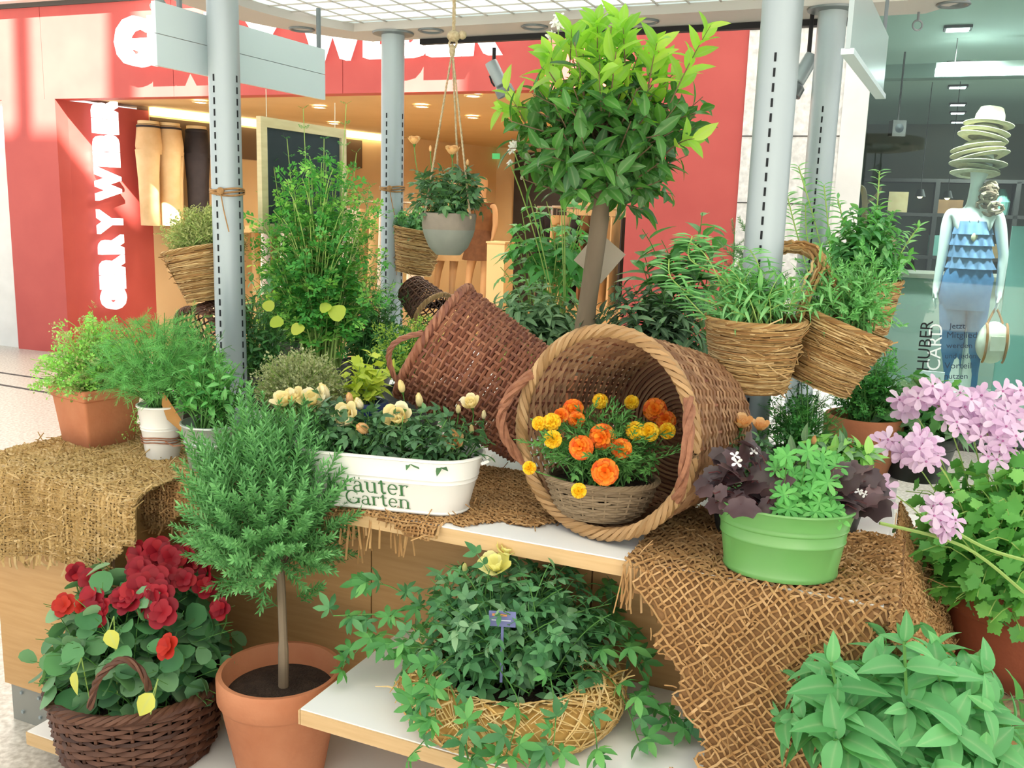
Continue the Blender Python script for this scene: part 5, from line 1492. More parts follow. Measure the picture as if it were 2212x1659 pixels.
bush(tl_, (-.03, 0, .16), .05, (.155, .14, .125), 170, ['thyme', 'tuft'], 'leaf_thyme_green', .046, 4, r0=.09, start=.4, low=-.25, n_ind=60, lname='sprig', seed=52, jit=.4, stem_mat='stem_pale')
zt_ = atdep(490, 420, depth(KP(.17, .8, 1.5))).z
twine('brown twine tied round the front left column', .17, .80, zt_)
zt2 = atdep(835, 412, depth(KP(.11, 1.95, 1.5))).z
twine('brown twine tied round the rear left column', .11, 1.95, zt2)
P = onv(893, 590, 1.95); 
t2 = straw_plant('straw basket of trailing herbs tied to the rear left column', P, .11, .075, .19, (0, 1, 0), R(8), [], 61)
bush(t2, (0, 0, .18), .05, (.12, .11, .1), 40, ['ovate', 'creeper'], ['leaf_creeper_dark', 'leaf_savory'], .045, 5, r0=.06, start=.4, low=-.5, n_ind=60, seed=62, droop=.06)
# right front basket
d1 = depth(KP(1.93, .63, 1.1))
P = atdep(1618, 838, d1 + .02)
H1 = [atdep(x, y, d1 + o) - P for x, y, o in ((1716, 700, .03), (1745, 630, .04), (1772, 565, .06), (1745, 535, .10), (1690, 532, .12), (1640, 545, .13))]
t = straw_plant('straw basket of tarragon hung on the front of the right column, arched handle', P, .118, .088, .175, (1, 0, 0), R(2), [], 71, [H1])
bush(t, (0, 0, .165), .05, (.15, .12, .12), 60, 'narrow', ['leaf_savory'], .062, 9, r0=.08, start=.3, low=-.25, n_ind=280, elev=.6, jit=.35, seed=72, sr=.002, stem_mat='stem_pale')
pl = Plant(t); sm_ = MB()
for pts in (((1600, 660), (1560, 600), (1490, 560), (1495, 510)), ((1580, 665), (1500, 640), (1450, 600), (1445, 560)), ((1600, 670), (1540, 690), (1500, 660), (1470, 625)), ((1580, 660), (1530, 560), (1490, 520)), ((1640, 660), (1640, 580), (1620, 540))):
    Q = dense([atdep(x, y, d1 - .02) - P for x, y in pts], 5); sm_.tube(Q, .002, 4)
    for i in range(3, len(Q)):
        for s in (-1, 1): pl.leaf('narrow', 'leaf_savory', frame(Q[i], (s + rng.gauss(0, .4), -.5 + rng.gauss(0, .4), .5), (0, -.5, 1), .05))
pl.emit(120); sm_.build('trailing_stems', 'stem_pale', t, kind='stuff')
# right side basket
d2 = depth(KP(2.10, .80, 1.1))
P = atdep(1765, 832, d2)
H2 = [atdep(x, y, d2 + o) - P for x, y, o in ((1815, 690, -.05), (1808, 640, -.03), (1785, 580, .0), (1745, 545, .03), (1700, 535, .06), (1665, 550, .08))]
t = straw_plant('straw basket tilted to the right beside the front right column', P, .112, .075, .17, (.15, 1, 0), R(20), [], 81, [H2])
bush(t, (.06, 0, .15), .06, (.15, .13, .15), 60, ['savory', 'narrow'], ['leaf_savory', 'leaf_dill'], .065, 6, r0=.07, start=.3, low=-.3, n_ind=160, seed=82, jit=.4, elev=.6)
# rear right basket
P = onv(1856, 720, 1.80)
t = straw_plant('straw basket of tall leafy herbs tied to the rear right column', P, .135, .09, .18, (0, 1, 0), R(-4), [], 91)
bush(t, (0, 0, .15), .14, (.17, .15, .19), 46, ['ovate', 'mint'], ['leaf_savory', 'leaf_parsley', 'leaf_mint'], .058, 8, mode='pair', r0=.07, start=.3, low=-.35, n_ind=220, seed=92)
pl = Plant(t); sm_ = MB(); d3 = depth(P)
for pts in (((1800, 640), (1760, 480), (1725, 360)), ((1800, 640), (1790, 500), (1780, 400)), ((1870, 640), (1890, 500), (1900, 370)), ((1850, 640), (1830, 520), (1810, 430)), ((1900, 640), (1950, 540), (1985, 490)), ((1760, 640), (1720, 500), (1700, 420)), ((1780, 640), (1745, 520), (1740, 440))):
    Q = dense([atdep(x, y, d3 - .05) - P for x, y in pts], 9); sm_.tube(Q, .0026, 4)
    for i in range(3, len(Q)):
        for s in (-1, 1): pl.leaf('lance', 'leaf_savory', frame(Q[i], (s * .9 + rng.gauss(0, .4), rng.gauss(0, .5), .6), (0, -.4, 1), .055 * (1 - .018 * i)))
pl.emit(150); sm_.build('tall_stems', 'stem_pale', t, kind='stuff')
# ---- terracotta pot of parsley on the right
P = onz(1862, 1030, .78) + Vector((.0, .03, 0)); P.z = ZT
t = thing('potted_parsley', 'dark green curly parsley in a terracotta pot at the right rear', 'plant', P)
tpot(t, .108, .075, .175, lip=.42)
bush(t, (0, 0, .15), .08, (.13, .12, .16), 80, 'parsley', ['leaf_parsley_dark', 'leaf_parsley'], .05, 6, r0=.05, start=.35, low=-.1, n_ind=150, jit=.45, seed=101)
# rose plant with apricot blooms behind the green tub
pot_bush('potted_rose', 'small apricot rose bush behind the green tub', 1610, 1060, .42, True, .04, (.10, .09, .10), 40, 'rose', 'leaf_rose', .07, 3, Rr=.08, H=.12, start=.4, low=-.2, n_ind=100)
t = bpy.data.objects['potted_rose']
for x, y, s, k in ((1600, 915, 40, 'rose_open'), (1640, 920, 34, 'rose_open'), (1756, 950, 22, 'rose_bud')):
    W_ = atdep(x, y + 10, depth(t.location) - .02); P = W_ - t.location; flower(t, k, 'petal_peach', P, (0, -.35, .9), s / ppm(W_) * 1.25, stem=(P.x * .5, P.y * .5, .1))
pot_bush('potted_chervil', 'dense ferny herb behind the green tub under the right baskets', 1720, 1010, .75, True, .08, (.11, .1, .14), 70, ['parsley', 'dill'], ['leaf_parsley', 'leaf_parsley_dark'], .05, 5, Rr=.08, H=.13, start=.3, low=-.2, n_ind=80, jit=.4)
pot_bush('potted_sage', 'pale variegated sage between the green tub and terracotta pot', 1800, 1060, .55, True, .05, (.11, .1, .09), 30, 'sage', ['leaf_cress', 'leaf_sage'], .062, 6, Rr=.08, H=.12, start=.4, low=-.2, mode='pair', n_ind=160)
pot_bush('potted_lemon_balm', 'broad leaved green herb behind the pink geranium', 1985, 960, 1.15, True, .06, (.17, .15, .14), 40, ['ovate', 'celery'], ['leaf_creeper', 'leaf_sage'], .09, 5, Rr=.1, H=.13, start=.4, low=-.2, n_ind=120) 
# ---- pink scented geranium in the big red pot
P = onz(2176, 1455, .375); P.z = .368
t = thing('potted_geranium', 'pink scented geranium spilling from a big red brown terracotta pot', 'plant', P)
tpot(t, .168, .125, .262, 'terracotta_red', lip=.3)
bush(t, (-.03, -.02, .23), .12, (.34, .26, .28), 200, 'lob5', 'leaf_geranium', .078, 6, r0=.1, start=.35, low=-.55, n_ind=300, jit=.4, seed=111, sr=.003, stem_mat='stem_pale', droop=.03)
DGe = depth(P)
for x, y, s, n, o in ((2015, 860, 90, 7, -.05), (2075, 880, 90, 7, -.05), (2100, 905, 100, 9, -.08), (2160, 920, 80, 6, -.05), (2000, 975, 90, 9, -.2), (1995, 965, 60, 5, -.2), (2160, 960, 80, 6, -.15), (2130, 930, 70, 6, -.1), (2190, 850, 60, 4, 0), (1905, 1055, 46, 4, -.2), (1935, 965, 50, 5, -.15), (2040, 1135, 46, 5, -.3), (2030, 1095, 24, 2, -.28), (2090, 865, 60, 5, 0), (1960, 880, 50, 4, 0), (2190, 905, 50, 4, -.05)):
    W_ = atdep(x, y, DGe + o); C_ = W_ - P
    for k in range(int(n * 1.5)):
        q = C_ + Vector((rng.gauss(0, .26), rng.gauss(0, .2), rng.gauss(0, .2))) * (s / ppm(W_))
        flower(t, 'ger', 'petal_pink', q, Vector((rng.gauss(0, .35), -.8, .5 + rng.gauss(0, .3))), 46 / ppm(W_) * 1.15, calyx=False, center='petal_magenta')
    MB().tube(bez(Vector((C_.x * .3, C_.y * .3, .25)), Vector((C_.x * .7, C_.y * .7, C_.z * .9)), C_, 7), .0018, 4).build('flower_stem', 'stem_pale', t)
for pts in (((2212, 1280), (2080, 1180), (1900, 1130)), ((2212, 1210), (2120, 1180), (2000, 1110))):
    MB().tube(dense([atdep(x, y, DGe - .28) - P for x, y in pts], 6), .004, 5).build('branch', 'stem_pale', t)
# bark ring under it
t = thing('bark_wreath', 'ring of shaggy bark round the foot of the geranium pot', 'wreath', (P.x, P.y, .331))
ring = []
for i in range(48):
    a = 2 * math.pi * i / 48; ring.append((.205 * math.cos(a), .205 * math.sin(a), .042 + .004 * math.sin(5 * a)))
MB().tube(ring, [.037 + .005 * math.sin(7 * i) for i in range(48)], 10, closed=True).build('core', 'bark', t)
S = MB()
for k in range(260):
    a = rng.random() * 6.28; ph = rng.random() * 6.28; l = rng.uniform(.1, .35); Q = []
    for i in range(5):
        aa = a + l * i / 4; rr = .205 + .041 * math.cos(ph + .3 * i); Q.append((rr * math.cos(aa), rr * math.sin(aa), max(.003, .042 + .041 * math.sin(ph + .3 * i))))
    S.tube(Q, rng.uniform(.001, .003), 3)
S.build('bark_strips', 'wicker_grey', t, kind='stuff')
# ---- mint in the right foreground
P = KP(2.36, .02, .401)
t = thing('potted_mint', 'fresh green mint with large leaves in the right foreground', 'plant', P)
tpot(t, .115, .085, .13, 'plastic_dark')
bush(t, (0, 0, .11), .06, (.27, .22, .19), 46, 'mint', 'leaf_mint', .085, 6, mode='pair', r0=.09, start=.35, low=-.1, n_ind=300, elev=.45, jit=.18, grow=.3, seed=121, sr=.0028, tip=('mint', .05))
pl = Plant(t); sm_ = MB(); dm = depth(P) - .12
for (x0, y0), (x1, y1) in (((1960, 1560), (1953, 1385)), ((1830, 1600), (1795, 1430)), ((1830, 1640), (1805, 1530)), ((2090, 1640), (2095, 1500)), ((1985, 1640), (1985, 1540))):
    A, B_ = atdep(x0, y0, dm) - P, atdep(x1, y1, dm) - P; sm_.tube([A, (A + B_) / 2, B_], .0028, 5)
    for j, tt in enumerate((.3, .68, .96)):
        for s in (-1, 1):
            dv = Vector((s, -.3, .2)) if j % 2 else Vector((s * .5, -1, .15)); dv = Vector((s * .95, -.35, .35)) if j == 1 else Vector((s * .55, -.8 * s, .3))
            pl.leaf('mint', 'leaf_mint', frame(A.lerp(B_, tt), dv, (0, -.4, 1), (.10, .085, .05)[j]))
    pl.leaf('mint', 'leaf_mint', frame(B_, (.05, -.2, 1), (0, -1, .2), .05)); pl.leaf('mint', 'leaf_mint', frame(B_, (-.25, .1, .8), (0, -1, .2), .03))
pl.emit(60); sm_.build('stems', 'stem_green', t, kind='stuff')
# ---- straw wreath planter
wc = KP(1.555, .085, .401)
t = thing('straw_wreath_planter', 'pale straw wreath planted with creeper and yellow roses on the middle shelf', 'plant', wc)
WR, WT = .198, .054
MB().tube([(WR * math.cos(a), WR * math.sin(a), WT) for a in [2 * math.pi * i / 40 for i in range(40)]], WT - .004, 12, closed=True).build('wreath_core', 'wreath_dark', t)
S = MB(); r = random.Random(6)
for k in range(1100):
    a = r.random() * 6.28; ph = r.random() * 6.28; l = r.uniform(.15, .5); tw = r.uniform(.2, 1.6) * r.choice((-1, 1)); Q = []
    for i in range(6):
        aa = a + l * i / 5; pp_ = ph + tw * i / 5; tr_ = WT + r.random() * .004; Q.append(((WR + tr_ * math.cos(pp_)) * math.cos(aa), (WR + tr_ * math.cos(pp_)) * math.sin(aa), max(.002, WT + tr_ * math.sin(pp_))))
    S.tube(Q, r.uniform(.0009, .0024), 3)
for k in range(90):
    a = R(150 + 60 * r.random()) if k < 60 else R(-40 + 50 * r.random()); ph = r.uniform(-.3, 2.2); p = Vector(((WR + WT * math.cos(ph)) * math.cos(a), (WR + WT * math.cos(ph)) * math.sin(a), WT + WT * math.sin(ph)))
    d = Vector((r.gauss(0, 1), r.gauss(0, 1), r.gauss(.3, .7))).normalized() * r.uniform(.02, .06); S.tube([p, p + d * .5 + Vector((0, 0, .005)), p + d], [.003, .0022, .001], 3)
S.build('straw', 'wreath_straw', t, kind='stuff')
MB().lathe([(WR - .03, .05), (.001, .06)], 24).build('soil', 'soil', t)
bush(t, (0, .03, .06), .09, (.29, .20, .21), 140, 'rose', ['leaf_creeper_dark', 'leaf_nast', 'leaf_creeper_dark'], .085, 4, r0=.10, start=.4, low=-.3, n_ind=240, jit=.4, seed=131, grow=.15)
pl = Plant(t); sm_ = MB(); dw = depth(wc)
VN = [((1000, 1400, -.06), (930, 1460, -.2), (940, 1560, -.24), (880, 1640, -.24)), ((960, 1450, -.14), (1000, 1560, -.25), (1010, 1640, -.26)), ((1180, 1420, -.1), (1200, 1540, -.25), (1190, 1640, -.26)), ((1220, 1440, -.08), (1280, 1560, -.2), (1290, 1640, -.24)), ((1230, 1400, -.03), (1330, 1480, -.1), (1380, 1600, -.18)),
      ((1240, 1380, 0), (1360, 1420, -.05), (1420, 1520, -.1), (1500, 1575, -.14)), ((1220, 1360, .05), (1330, 1350, .05), (1380, 1440, 0)), ((930, 1380, 0), (840, 1330, .05), (720, 1330, .08)), ((930, 1400, -.02), (820, 1370, .05), (740, 1440, .06)), ((940, 1330, .05), (850, 1270, .08), (800, 1260, .08)), ((1060, 1420, -.12), (1120, 1520, -.26), (1090, 1640, -.27)), ((1200, 1300, .08), (1280, 1260, .1), (1320, 1290, .1)), ((950, 1420, -.1), (900, 1480, -.2), (905, 1540, -.22))]
for pts in VN:
    Q = dense([atdep(x, y, dw + o) - wc for x, y, o in pts], 6); sm_.tube(Q, .0014, 4)
    for i in range(2, len(Q), 1 if len(Q) < 16 else 1):
        if rng.random() < (.45 if i < len(Q) * .6 else .85):
            pl.leaf('creeper', rng.choice(['leaf_creeper', 'leaf_creeper', 'leaf_creeper_dark']), frame(Q[i], (rng.gauss(0, .8), -.5 + rng.gauss(0, .4), .25 + rng.gauss(0, .4)), (rng.gauss(0, .3), -.7, .8), rng.uniform(.045, .085)))
for k in range(40):
    a = R(rng.uniform(-25, 205)); q = rng.uniform(.15, .27); pl.leaf('creeper', 'leaf_creeper', frame((q * math.cos(a), q * math.sin(a), rng.uniform(.09, .2)), (math.cos(a), math.sin(a) - .2, .1), (math.cos(a) * .4, math.sin(a) * .4 - .4, .9), rng.uniform(.06, .09)))
pl.emit(240); sm_.build('vines', 'stem_green', t, kind='stuff')
for x, y, s, o, k in ((1092, 1190, 38, .0, 'rose_open'), (1074, 1226, 46, -.02, 'rose_flop'), (1032, 1215, 26, 0, 'rose_bud'), (1004, 1227, 20, .02, 'rose_bud'), (992, 1252, 20, -.02, 'rose_bud'), (1058, 1207, 20, .05, 'rose_bud'), (1052, 1228, 16, -.02, 'rose_bud')):
    W_ = atdep(x, y + 8, dw + o); Pq = W_ - wc; flower(t, k, 'petal_lemon', Pq, (rng.gauss(0, .2), -.4, .9), s / ppm(W_) * 1.5, stem=(Pq.x * .8, Pq.y * .8, .16))
W_ = atdep(1085, 1337, dw - .13)
tg = thing('plant_label', 'small blue printed plant label stuck in the straw wreath planter', 'label', W_, KROT)
mL = Matrix.Rotation(R(-18), 4, 'X') @ Matrix.Rotation(R(-8), 4, 'Y')
MB().box((0, 0, 0), (.062, .0012, .032)).build('card', 'label_blue', tg, smooth=False, mtx=mL)
MB().box((-.006, -.0012, .008), (.034, .0006, .005)).build('heading', 'label_orange', tg, smooth=False, mtx=mL)
MB().box((-.002, -.0012, -.003), (.044, .0006, .0022)).build('text_line', 'label_pale', tg, smooth=False, mtx=mL)
MB().box((0, .002, -.07), (.006, .0012, .12)).build('stake', 'label_blue', tg, smooth=False, mtx=mL)
# ---- small tipped baskets at the back
P = atdep(915, 652, depth(KP(.75, 1.5, 1.0))); 
t = thing('wicker_basket', 'small brown openwork basket tipped over beside the rear left column', 'basket', P)
axs = Vector((-.55, .5, .45)).normalized(); m = rotmat(-axs, (0, 0, 1)); m.translation = axs * .08
wicker(t, .15, lambda q: .06 + .025 * q, 20, 11, 'wicker_dark', wr=.003, sr=.003, amp=.003, mtx=m, rimmat='wicker_rim', rimr=.006)
P = atdep(465, 705, depth(KP(.17, .95, 1.0)))
t = thing('wicker_basket', 'small dark openwork basket tipped over behind the front left column', 'basket', P)
axs = Vector((.35, .75, .3)).normalized(); m = rotmat(-axs, (0, 0, 1)); m.translation = axs * .10
wicker(t, .18, lambda q: .075 + .03 * q, 22, 10, 'wicker_dark', wr=.0035, sr=.0035, amp=.003, mtx=m, rimr=.006)
# ---- burlap cloths
def cloth(name, label, fn, na, nb, mat, back, r_=.0022, keep=None, seg=70, amp=.0016, fringe=(), loops=120, seed=1, jit=.0012, out=None, diag=None):
    out = Vector(out) if out else (-KV + Vector((0, 0, 1)))
    rr_ = random.Random(seed)
    t = thing(name, label, 'cloth', fn(.5, .0)); o0 = t.location.copy()
    S = MB()
    def run(pts_ab, par):
        cur = []
        for i, (a, b) in enumerate(pts_ab):
            if keep and not keep(a, b):
                if len(cur) > 2: S.tube(cur, r_ * rr_.uniform(.7, 1.25), 3, caps=False)
                cur = []; continue
            p = fn(a, b); e = .004
            n = (fn(min(1, a + e), b) - fn(max(0, a - e), b)).cross(fn(a, min(1, b + e)) - fn(a, max(0, b - e))); n = n.normalized() if n.length > 1e-12 else Vector((0, 0, 1))
            if n.dot(out) < 0: n = -n
            cur.append(p + n * (amp if (i + par) % 2 else -amp) + Vector((rr_.gauss(0, jit), rr_.gauss(0, jit), rr_.gauss(0, jit))) - o0)
        if len(cur) > 2: S.tube(cur, r_ * rr_.uniform(.7, 1.25), 3, caps=False)
    if diag:                                         # bias-laid cloth: threads run at 45 degrees
        LA, LB, pt = diag; st = pt * .7071; n = int((LA + LB) / (pt * 1.4142)) + 1
        for sg in (1, -1):
            for i in range(n):
                x0 = (-LB if sg == 1 else 0) + i * pt * 1.4142; pts = []
                for j in range(int(LB / st) + 1):
                    x, y = x0 + sg * j * st, j * st
                    if 0 <= x <= LA: pts.append((x / LA, min(1, y / LB)))
                if len(pts) > 3: run(pts, i % 2)
    else:
        for i in range(na):
            run([((i + .5) / na, j / (nb - 1)) for j in range(nb)], i % 2)
        for j in range(nb):
            run([(i / (na - 1), (j + .5) / nb) for i in range(na)], (j + 1) % 2)
    S.build('weave', mat, t, kind='stuff')
    if back:
        V = []; F = []; n1, n2 = 50, 50; idx = {}
        for i in range(n1):
            for j in range(n2):
                a, b = i / (n1 - 1), j / (n2 - 1); p = fn(a, b); e = .01
                n = (fn(min(1, a + e), b) - fn(max(0, a - e), b)).cross(fn(a, min(1, b + e)) - fn(a, max(0, b - e))); n = n.normalized() if n.length > 1e-12 else Vector((0, 0, 1))
                if n.dot(out) < 0: n = -n
                V.append(p - n * .0045 - o0)
        for i in range(n1 - 1):
            for j in range(n2 - 1):
                if keep is None or (keep(i / (n1 - 1), j / (n2 - 1)) and keep((i + 1) / (n1 - 1), (j + 1) / (n2 - 1)) and keep((i + 1) / (n1 - 1), j / (n2 - 1))): F.append((i * n2 + j, (i + 1) * n2 + j, (i + 1) * n2 + j + 1, i * n2 + j + 1))
        obj('lining', mesh('lining', V, F, back, True), t)
    L = MB()
    for k in range(loops):
        a, b = rr_.random(), rr_.random()
        if keep and not keep(a, b): continue
        p = fn(a, b) - o0; d = Vector((rr_.gauss(0, .012), rr_.gauss(0, .012) - .006, rr_.gauss(0, .01))); L.tube([p, p + d * .6 + Vector((0, -.004, .004)), p + d * 1.6], r_ * .5, 3, caps=False)
    for (a0, a1, b0, n, lmin, lmax) in fringe:
        for k in range(n):
            a = rr_.uniform(a0, a1); p = fn(a, b0) - o0; l = rr_.uniform(lmin, lmax); sx = rr_.gauss(0, .012)
            L.tube(dense([p, p + Vector((sx * .5, rr_.gauss(0, .006) - .004, -l * .5)), p + Vector((sx, rr_.gauss(0, .008), -l))], 3), r_ * rr_.uniform(.6, 1.1), 3, caps=False)
    L.build('loose_fibres', mat, t, kind='stuff')
    return t
def path2(pts, s):
    """point at normalised length on a polyline of (v, z)"""
    L = [0]
    for p, q in zip(pts[:-1], pts[1:]): L.append(L[-1] + math.hypot(q[0] - p[0], q[1] - p[1]))
    x = s * L[-1]
    for i in range(len(pts) - 1):
        if x <= L[i + 1] + 1e-9:
            k = (x - L[i]) / (L[i + 1] - L[i] + 1e-12); return pts[i][0] + k * (pts[i + 1][0] - pts[i][0]), pts[i][1] + k * (pts[i + 1][1] - pts[i][1])
    return pts[-1]
def wav(a, b, A): return A * (math.sin(a * 17 + 2) * .5 + math.sin(a * 31 + b * 5) * .3 + math.sin(a * 7 + b * 9) * .4)
# left cloth over the end cabinet
PL = [(.50, .7855), (.06, .7865), (.01, .784), (-.018, .772), (-.024, .75), (-.026, .68), (-.03, .56)]
def fl_(a, b):
    v, z = path2(PL, b); hang = max(0, min(1, (b - .55) / .1)); k = max(0, (b - .62) / .38)
    return KP(-.03 + .61 * a - .01 * k, v - hang * (.012 + abs(wav(a, b, .014))) , z - (k * (.02 * math.sin(a * 9) + .03 * a) if k > 0 else 0) + (1 - hang) * abs(wav(a, b * 3, .004)))
cloth('burlap_cloth', 'frayed pale brown burlap draped over the left end cabinet', fl_, 70, 110, 'burlap_pale', 'burlap_back_pale', r_=.0034, loops=700, seed=3, fringe=((0, 1, 1.0, 70, .01, .04),), keep=lambda a, b: not (b > .85 and a > .9 + .04 * math.sin(b * 60)))
PSD = [(.40, .7855), (-.0, .784)]
def fls(a, b): return KP(-.022 - abs(wav(a, b, .008)), -.02 + .5 * a, .782 - .24 * b * (1 + .1 * math.sin(a * 8)))
cloth('burlap_cloth', 'frayed burlap hanging down the left side of the end cabinet', fls, 60, 40, 'burlap_pale', 'burlap_back_pale', r_=.0034, loops=120, seed=13, out=-KU)
# middle cloth under planter
PM = [(.62, .7845), (.17, .785), (.128, .784), (.112, .772), (.108, .75), (.106, .70), (.105, .61)]
def fm_(a, b):
    v, z = path2(PM, b); hang = max(0, min(1, (b - .68) / .08)); return KP(.415 + 1.295 * a, v - hang * (.006 + abs(wav(a * 2, b, .008))), z + (1 - hang) * abs(wav(a * 2, b * 3, .003)))
def km(a, b):
    lim = .735 + .05 * math.sin(a * 11 + 1) + .03 * math.sin(a * 29)
    if .02 < a < .28: lim = .93 + .05 * math.sin(a * 30)
    if a > .72: lim = .72 - (a - .72) * .9 + .03 * math.sin(a * 60)
    if a > .93: lim = min(lim, .55 + .06 * math.sin(b * 60 + a * 40))
    if a < .02: return b < .5
    return b < lim
cloth('burlap_cloth', 'brown frayed burlap runner under the white planter on the counter', fm_, 130, 84, 'burlap', 'burlap_back', r_=.0028, loops=600, seed=4, keep=km, fringe=((.30, .66, .72, 60, .03, .11), (.05, .3, .93, 40, .01, .04), (.34, .56, .70, 22, .08, .16)))
# right cloth under green tub
PR = [(.55, .7855), (.16, .7865), (.125, .785), (.105, .775), (.085, .74), (.06, .65), (.03, .54), (.0, .43)]
def frr(a, b):
    v, z = path2(PR, b); k = max(0, (b - .5) / .5); hang = max(0, min(1, (b - .48) / .1)); return KP(1.79 + .54 * a + k * (-.0 + .05 * a), v - hang * (.006 + .022 * math.sin(a * 6 + 1) * k + abs(wav(a, b, .008))), z + (1 - hang) * abs(wav(a, b * 3, .003)) - k * .10 * a * a - .0)
def kr(a, b):
    if b > .55 and a < .05 + .75 * (b - .55) + .03 * math.sin(b * 50): return False
    return True
cloth('burlap_cloth', 'coarse open weave burlap hanging over the counter edge below the green tub', frr, 34, 52, 'burlap', 'burlap_back', r_=.0029, diag=(.54, .80, .0135), jit=.0018, loops=420, seed=5, amp=.0026, keep=kr, fringe=((.25, 1, 1.0, 40, .02, .10), (.0, .12, .55, 16, .03, .12)))
def frs(a, b): return KP(2.312 + .09 * b + abs(wav(a, b, .018)) * b + .08 * a * b, .06 + .80 * a, .784 - .44 * b * (1 - .3 * a) - .0)
cloth('burlap_cloth', 'burlap falling down the shaded right side of the counter', frs, 60, 44, 'burlap', 'burlap_back', r_=.003, loops=200, seed=6, amp=.002, out=KU)
# ------------------------------------------------------------------ shop figures and goods
M('denim', '4C78A8', '5C8ABA', rough=.8, scale=9)
M('denim_dark', '3E6796', '4A74A2', rough=.8, scale=30)
M('denim_top', '6F8DB5', '7D9ABF', rough=.8, scale=14)
M('belt_brown', '4A342A', '6A4A34', rough=.6, scale=14)
M('hat_straw', 'D8CFB0', 'C6BB98', rough=.8, scale=30)
M('scarf', 'C9B49C', '8F7460', rough=.8, scale=14)
M('bag_cream', 'E8E2D2', 'D8CFBA', rough=.7, scale=9)
M('bag_tan', 'A9713F', rough=.6)
M('garment_dark', '2C2A30', '3A353A', rough=.8, scale=9)
M('garment_beige', 'CDAE80', 'D9BC90', rough=.8, scale=9)
M('garment_brown', '8C6442', '7A5538', rough=.8, scale=9)
M('chrome', 'C8CACB', rough=.25, metal=.8)
M('decal_black', '101214', rough=.6)
M('decal_grey', '2B3A4C', rough=.6)
M('decal_white', 'E8F0EE', rough=.6)
EM('pendant_glow', 'FFE2A8', 6)
def skin_mesh(V, E, Rr, mat, sub=2):
    me = bpy.data.meshes.new('body'); me.from_pydata([tuple(v) for v in V], E, [])
    o = bpy.data.objects.new('body', me); COL.objects.link(o)
    sk = o.modifiers.new('skin', 'SKIN'); sk.use_smooth_shade = True
    if not me.skin_vertices: me.skin_vertices.new()
    for i, r_ in enumerate(Rr):
        me.skin_vertices[0].data[i].radius = r_ if isinstance(r_, tuple) else (r_, r_)
        me.skin_vertices[0].data[i].use_root = (i == 0)
    sb = o.modifiers.new('sub', 'SUBSURF'); sb.levels = sub; sb.render_levels = sub
    bpy.context.view_layer.update()
    out = bpy.data.meshes.new_from_object(o.evaluated_get(bpy.context.evaluated_depsgraph_get()))
    bpy.data.objects.remove(o); out.materials.clear(); out.materials.append(MATS[mat]); out.shade_smooth()
    return out
def mannequin(name, label, mp, S, J, mat, head=True, group=None):
    """J: pixel joints; mp(x, y, forward metres) -> world; S metres per pixel; hands with five fingers"""
    base = mp(*J['foot']); t = thing(name, label, 'mannequin', base)
    V = []; E = []; Rr = []
    def add(p, r_, parent=None):
        V.append(p - base); Rr.append(r_); i = len(V) - 1
        if parent is not None: E.append((parent, i))
        return i
    pel = add(mp(*J['pelvis']), (.125, .085)); wai = add(mp(*J['waist']), (.098, .075), pel); che = add(mp(*J['chest']), (.125, .085), wai); nkb = add(mp(*J['neck0']), (.052, .05), che); nk = add(mp(*J['neck1']), .043, nkb)
    if head:
        h1 = add(mp(*J['head']), (.075, .085), nk); add(mp(*J['head']) + Vector((0, 0, .10)), (.06, .07), h1)
    for s in ('l', 'r'):
        hip = add(mp(*J['hip' + s]), .08, pel); kn = add(mp(*J['knee' + s]), .05, hip); an = add(mp(*J['ankle' + s]), .035, kn); toe = add(mp(*J['ankle' + s]) + mp.fwd * -.10 + Vector((0, 0, -.06)), .028, an)
        sh = add(mp(*J['sh' + s]), .048, che); el = add(mp(*J['el' + s]), .036, sh); wr = add(mp(*J['wr' + s]), .026, el)
        d = (mp(*J['wr' + s]) - mp(*J['el' + s])).normalized(); W_ = mp(*J['wr' + s])
        lat = -mp.fwd; side = 1 if s == 'l' else -1
        pm = add(W_ + d * .05, (.022, .032), wr)
        for k in range(4):
            q = W_ + d * .085 + lat * (.026 - .017 * k); ln = (.058, .066, .062, .048)[k]
            a1 = add(q, .0085, pm); a2 = add(q + d * ln * .55 + mp.right * side * .008, .008, a1); add(q + d * ln * .95 + mp.right * side * .022, .0065, a2)
        tb = add(W_ + d * .035 + lat * .034, .011, pm); add(W_ + d * .075 + lat * .05 + mp.right * side * .01, .009, tb)
    obj('body', skin_mesh(V, E, Rr, mat), t)
    return t
class MP:
    def __init__(self, d): self.d = d; self.fwd = FV; self.right = FU
    def __call__(self, x, y, f=0): return onf(x, y, self.d + f)
# --- window mannequin
mq = MP(.55)
J = dict(foot=(2072, 885), pelvis=(2090, 618), waist=(2096, 560), chest=(2100, 492), neck0=(2106, 428), neck1=(2110, 396), head=(2122, 350), hipl=(2066, 640), hipr=(2115, 640), kneel=(2062, 745), kneer=(2098, 745), anklel=(2058, 852), ankler=(2082, 856), shl=(2050, 456), shr=(2158, 456), ell=(2036, 548), elr=(2168, 552), wrl=(2022, 622), wrr=(2158, 632))
t = mannequin('window_mannequin', 'glossy white mannequin in blue ruffled top and jeans behind the shop glass', mq, None, J, 'white_form')
mb_ = t.location
def lring(x0, x1, y, d_, fr=.0, n=24, wave=0.0, nw=9, ph=0):
    a, b = mq(x0, y), mq(x1, y); c = (a + b) / 2 - mb_; hw = (b - a).length / 2; out = []
    for i in range(n):
        th = 2 * math.pi * i / n; k = 1 + wave * math.sin(nw * th + ph); out.append(c + FU * hw * k * math.cos(th) + FV * d_ * k * math.sin(th))
    return out
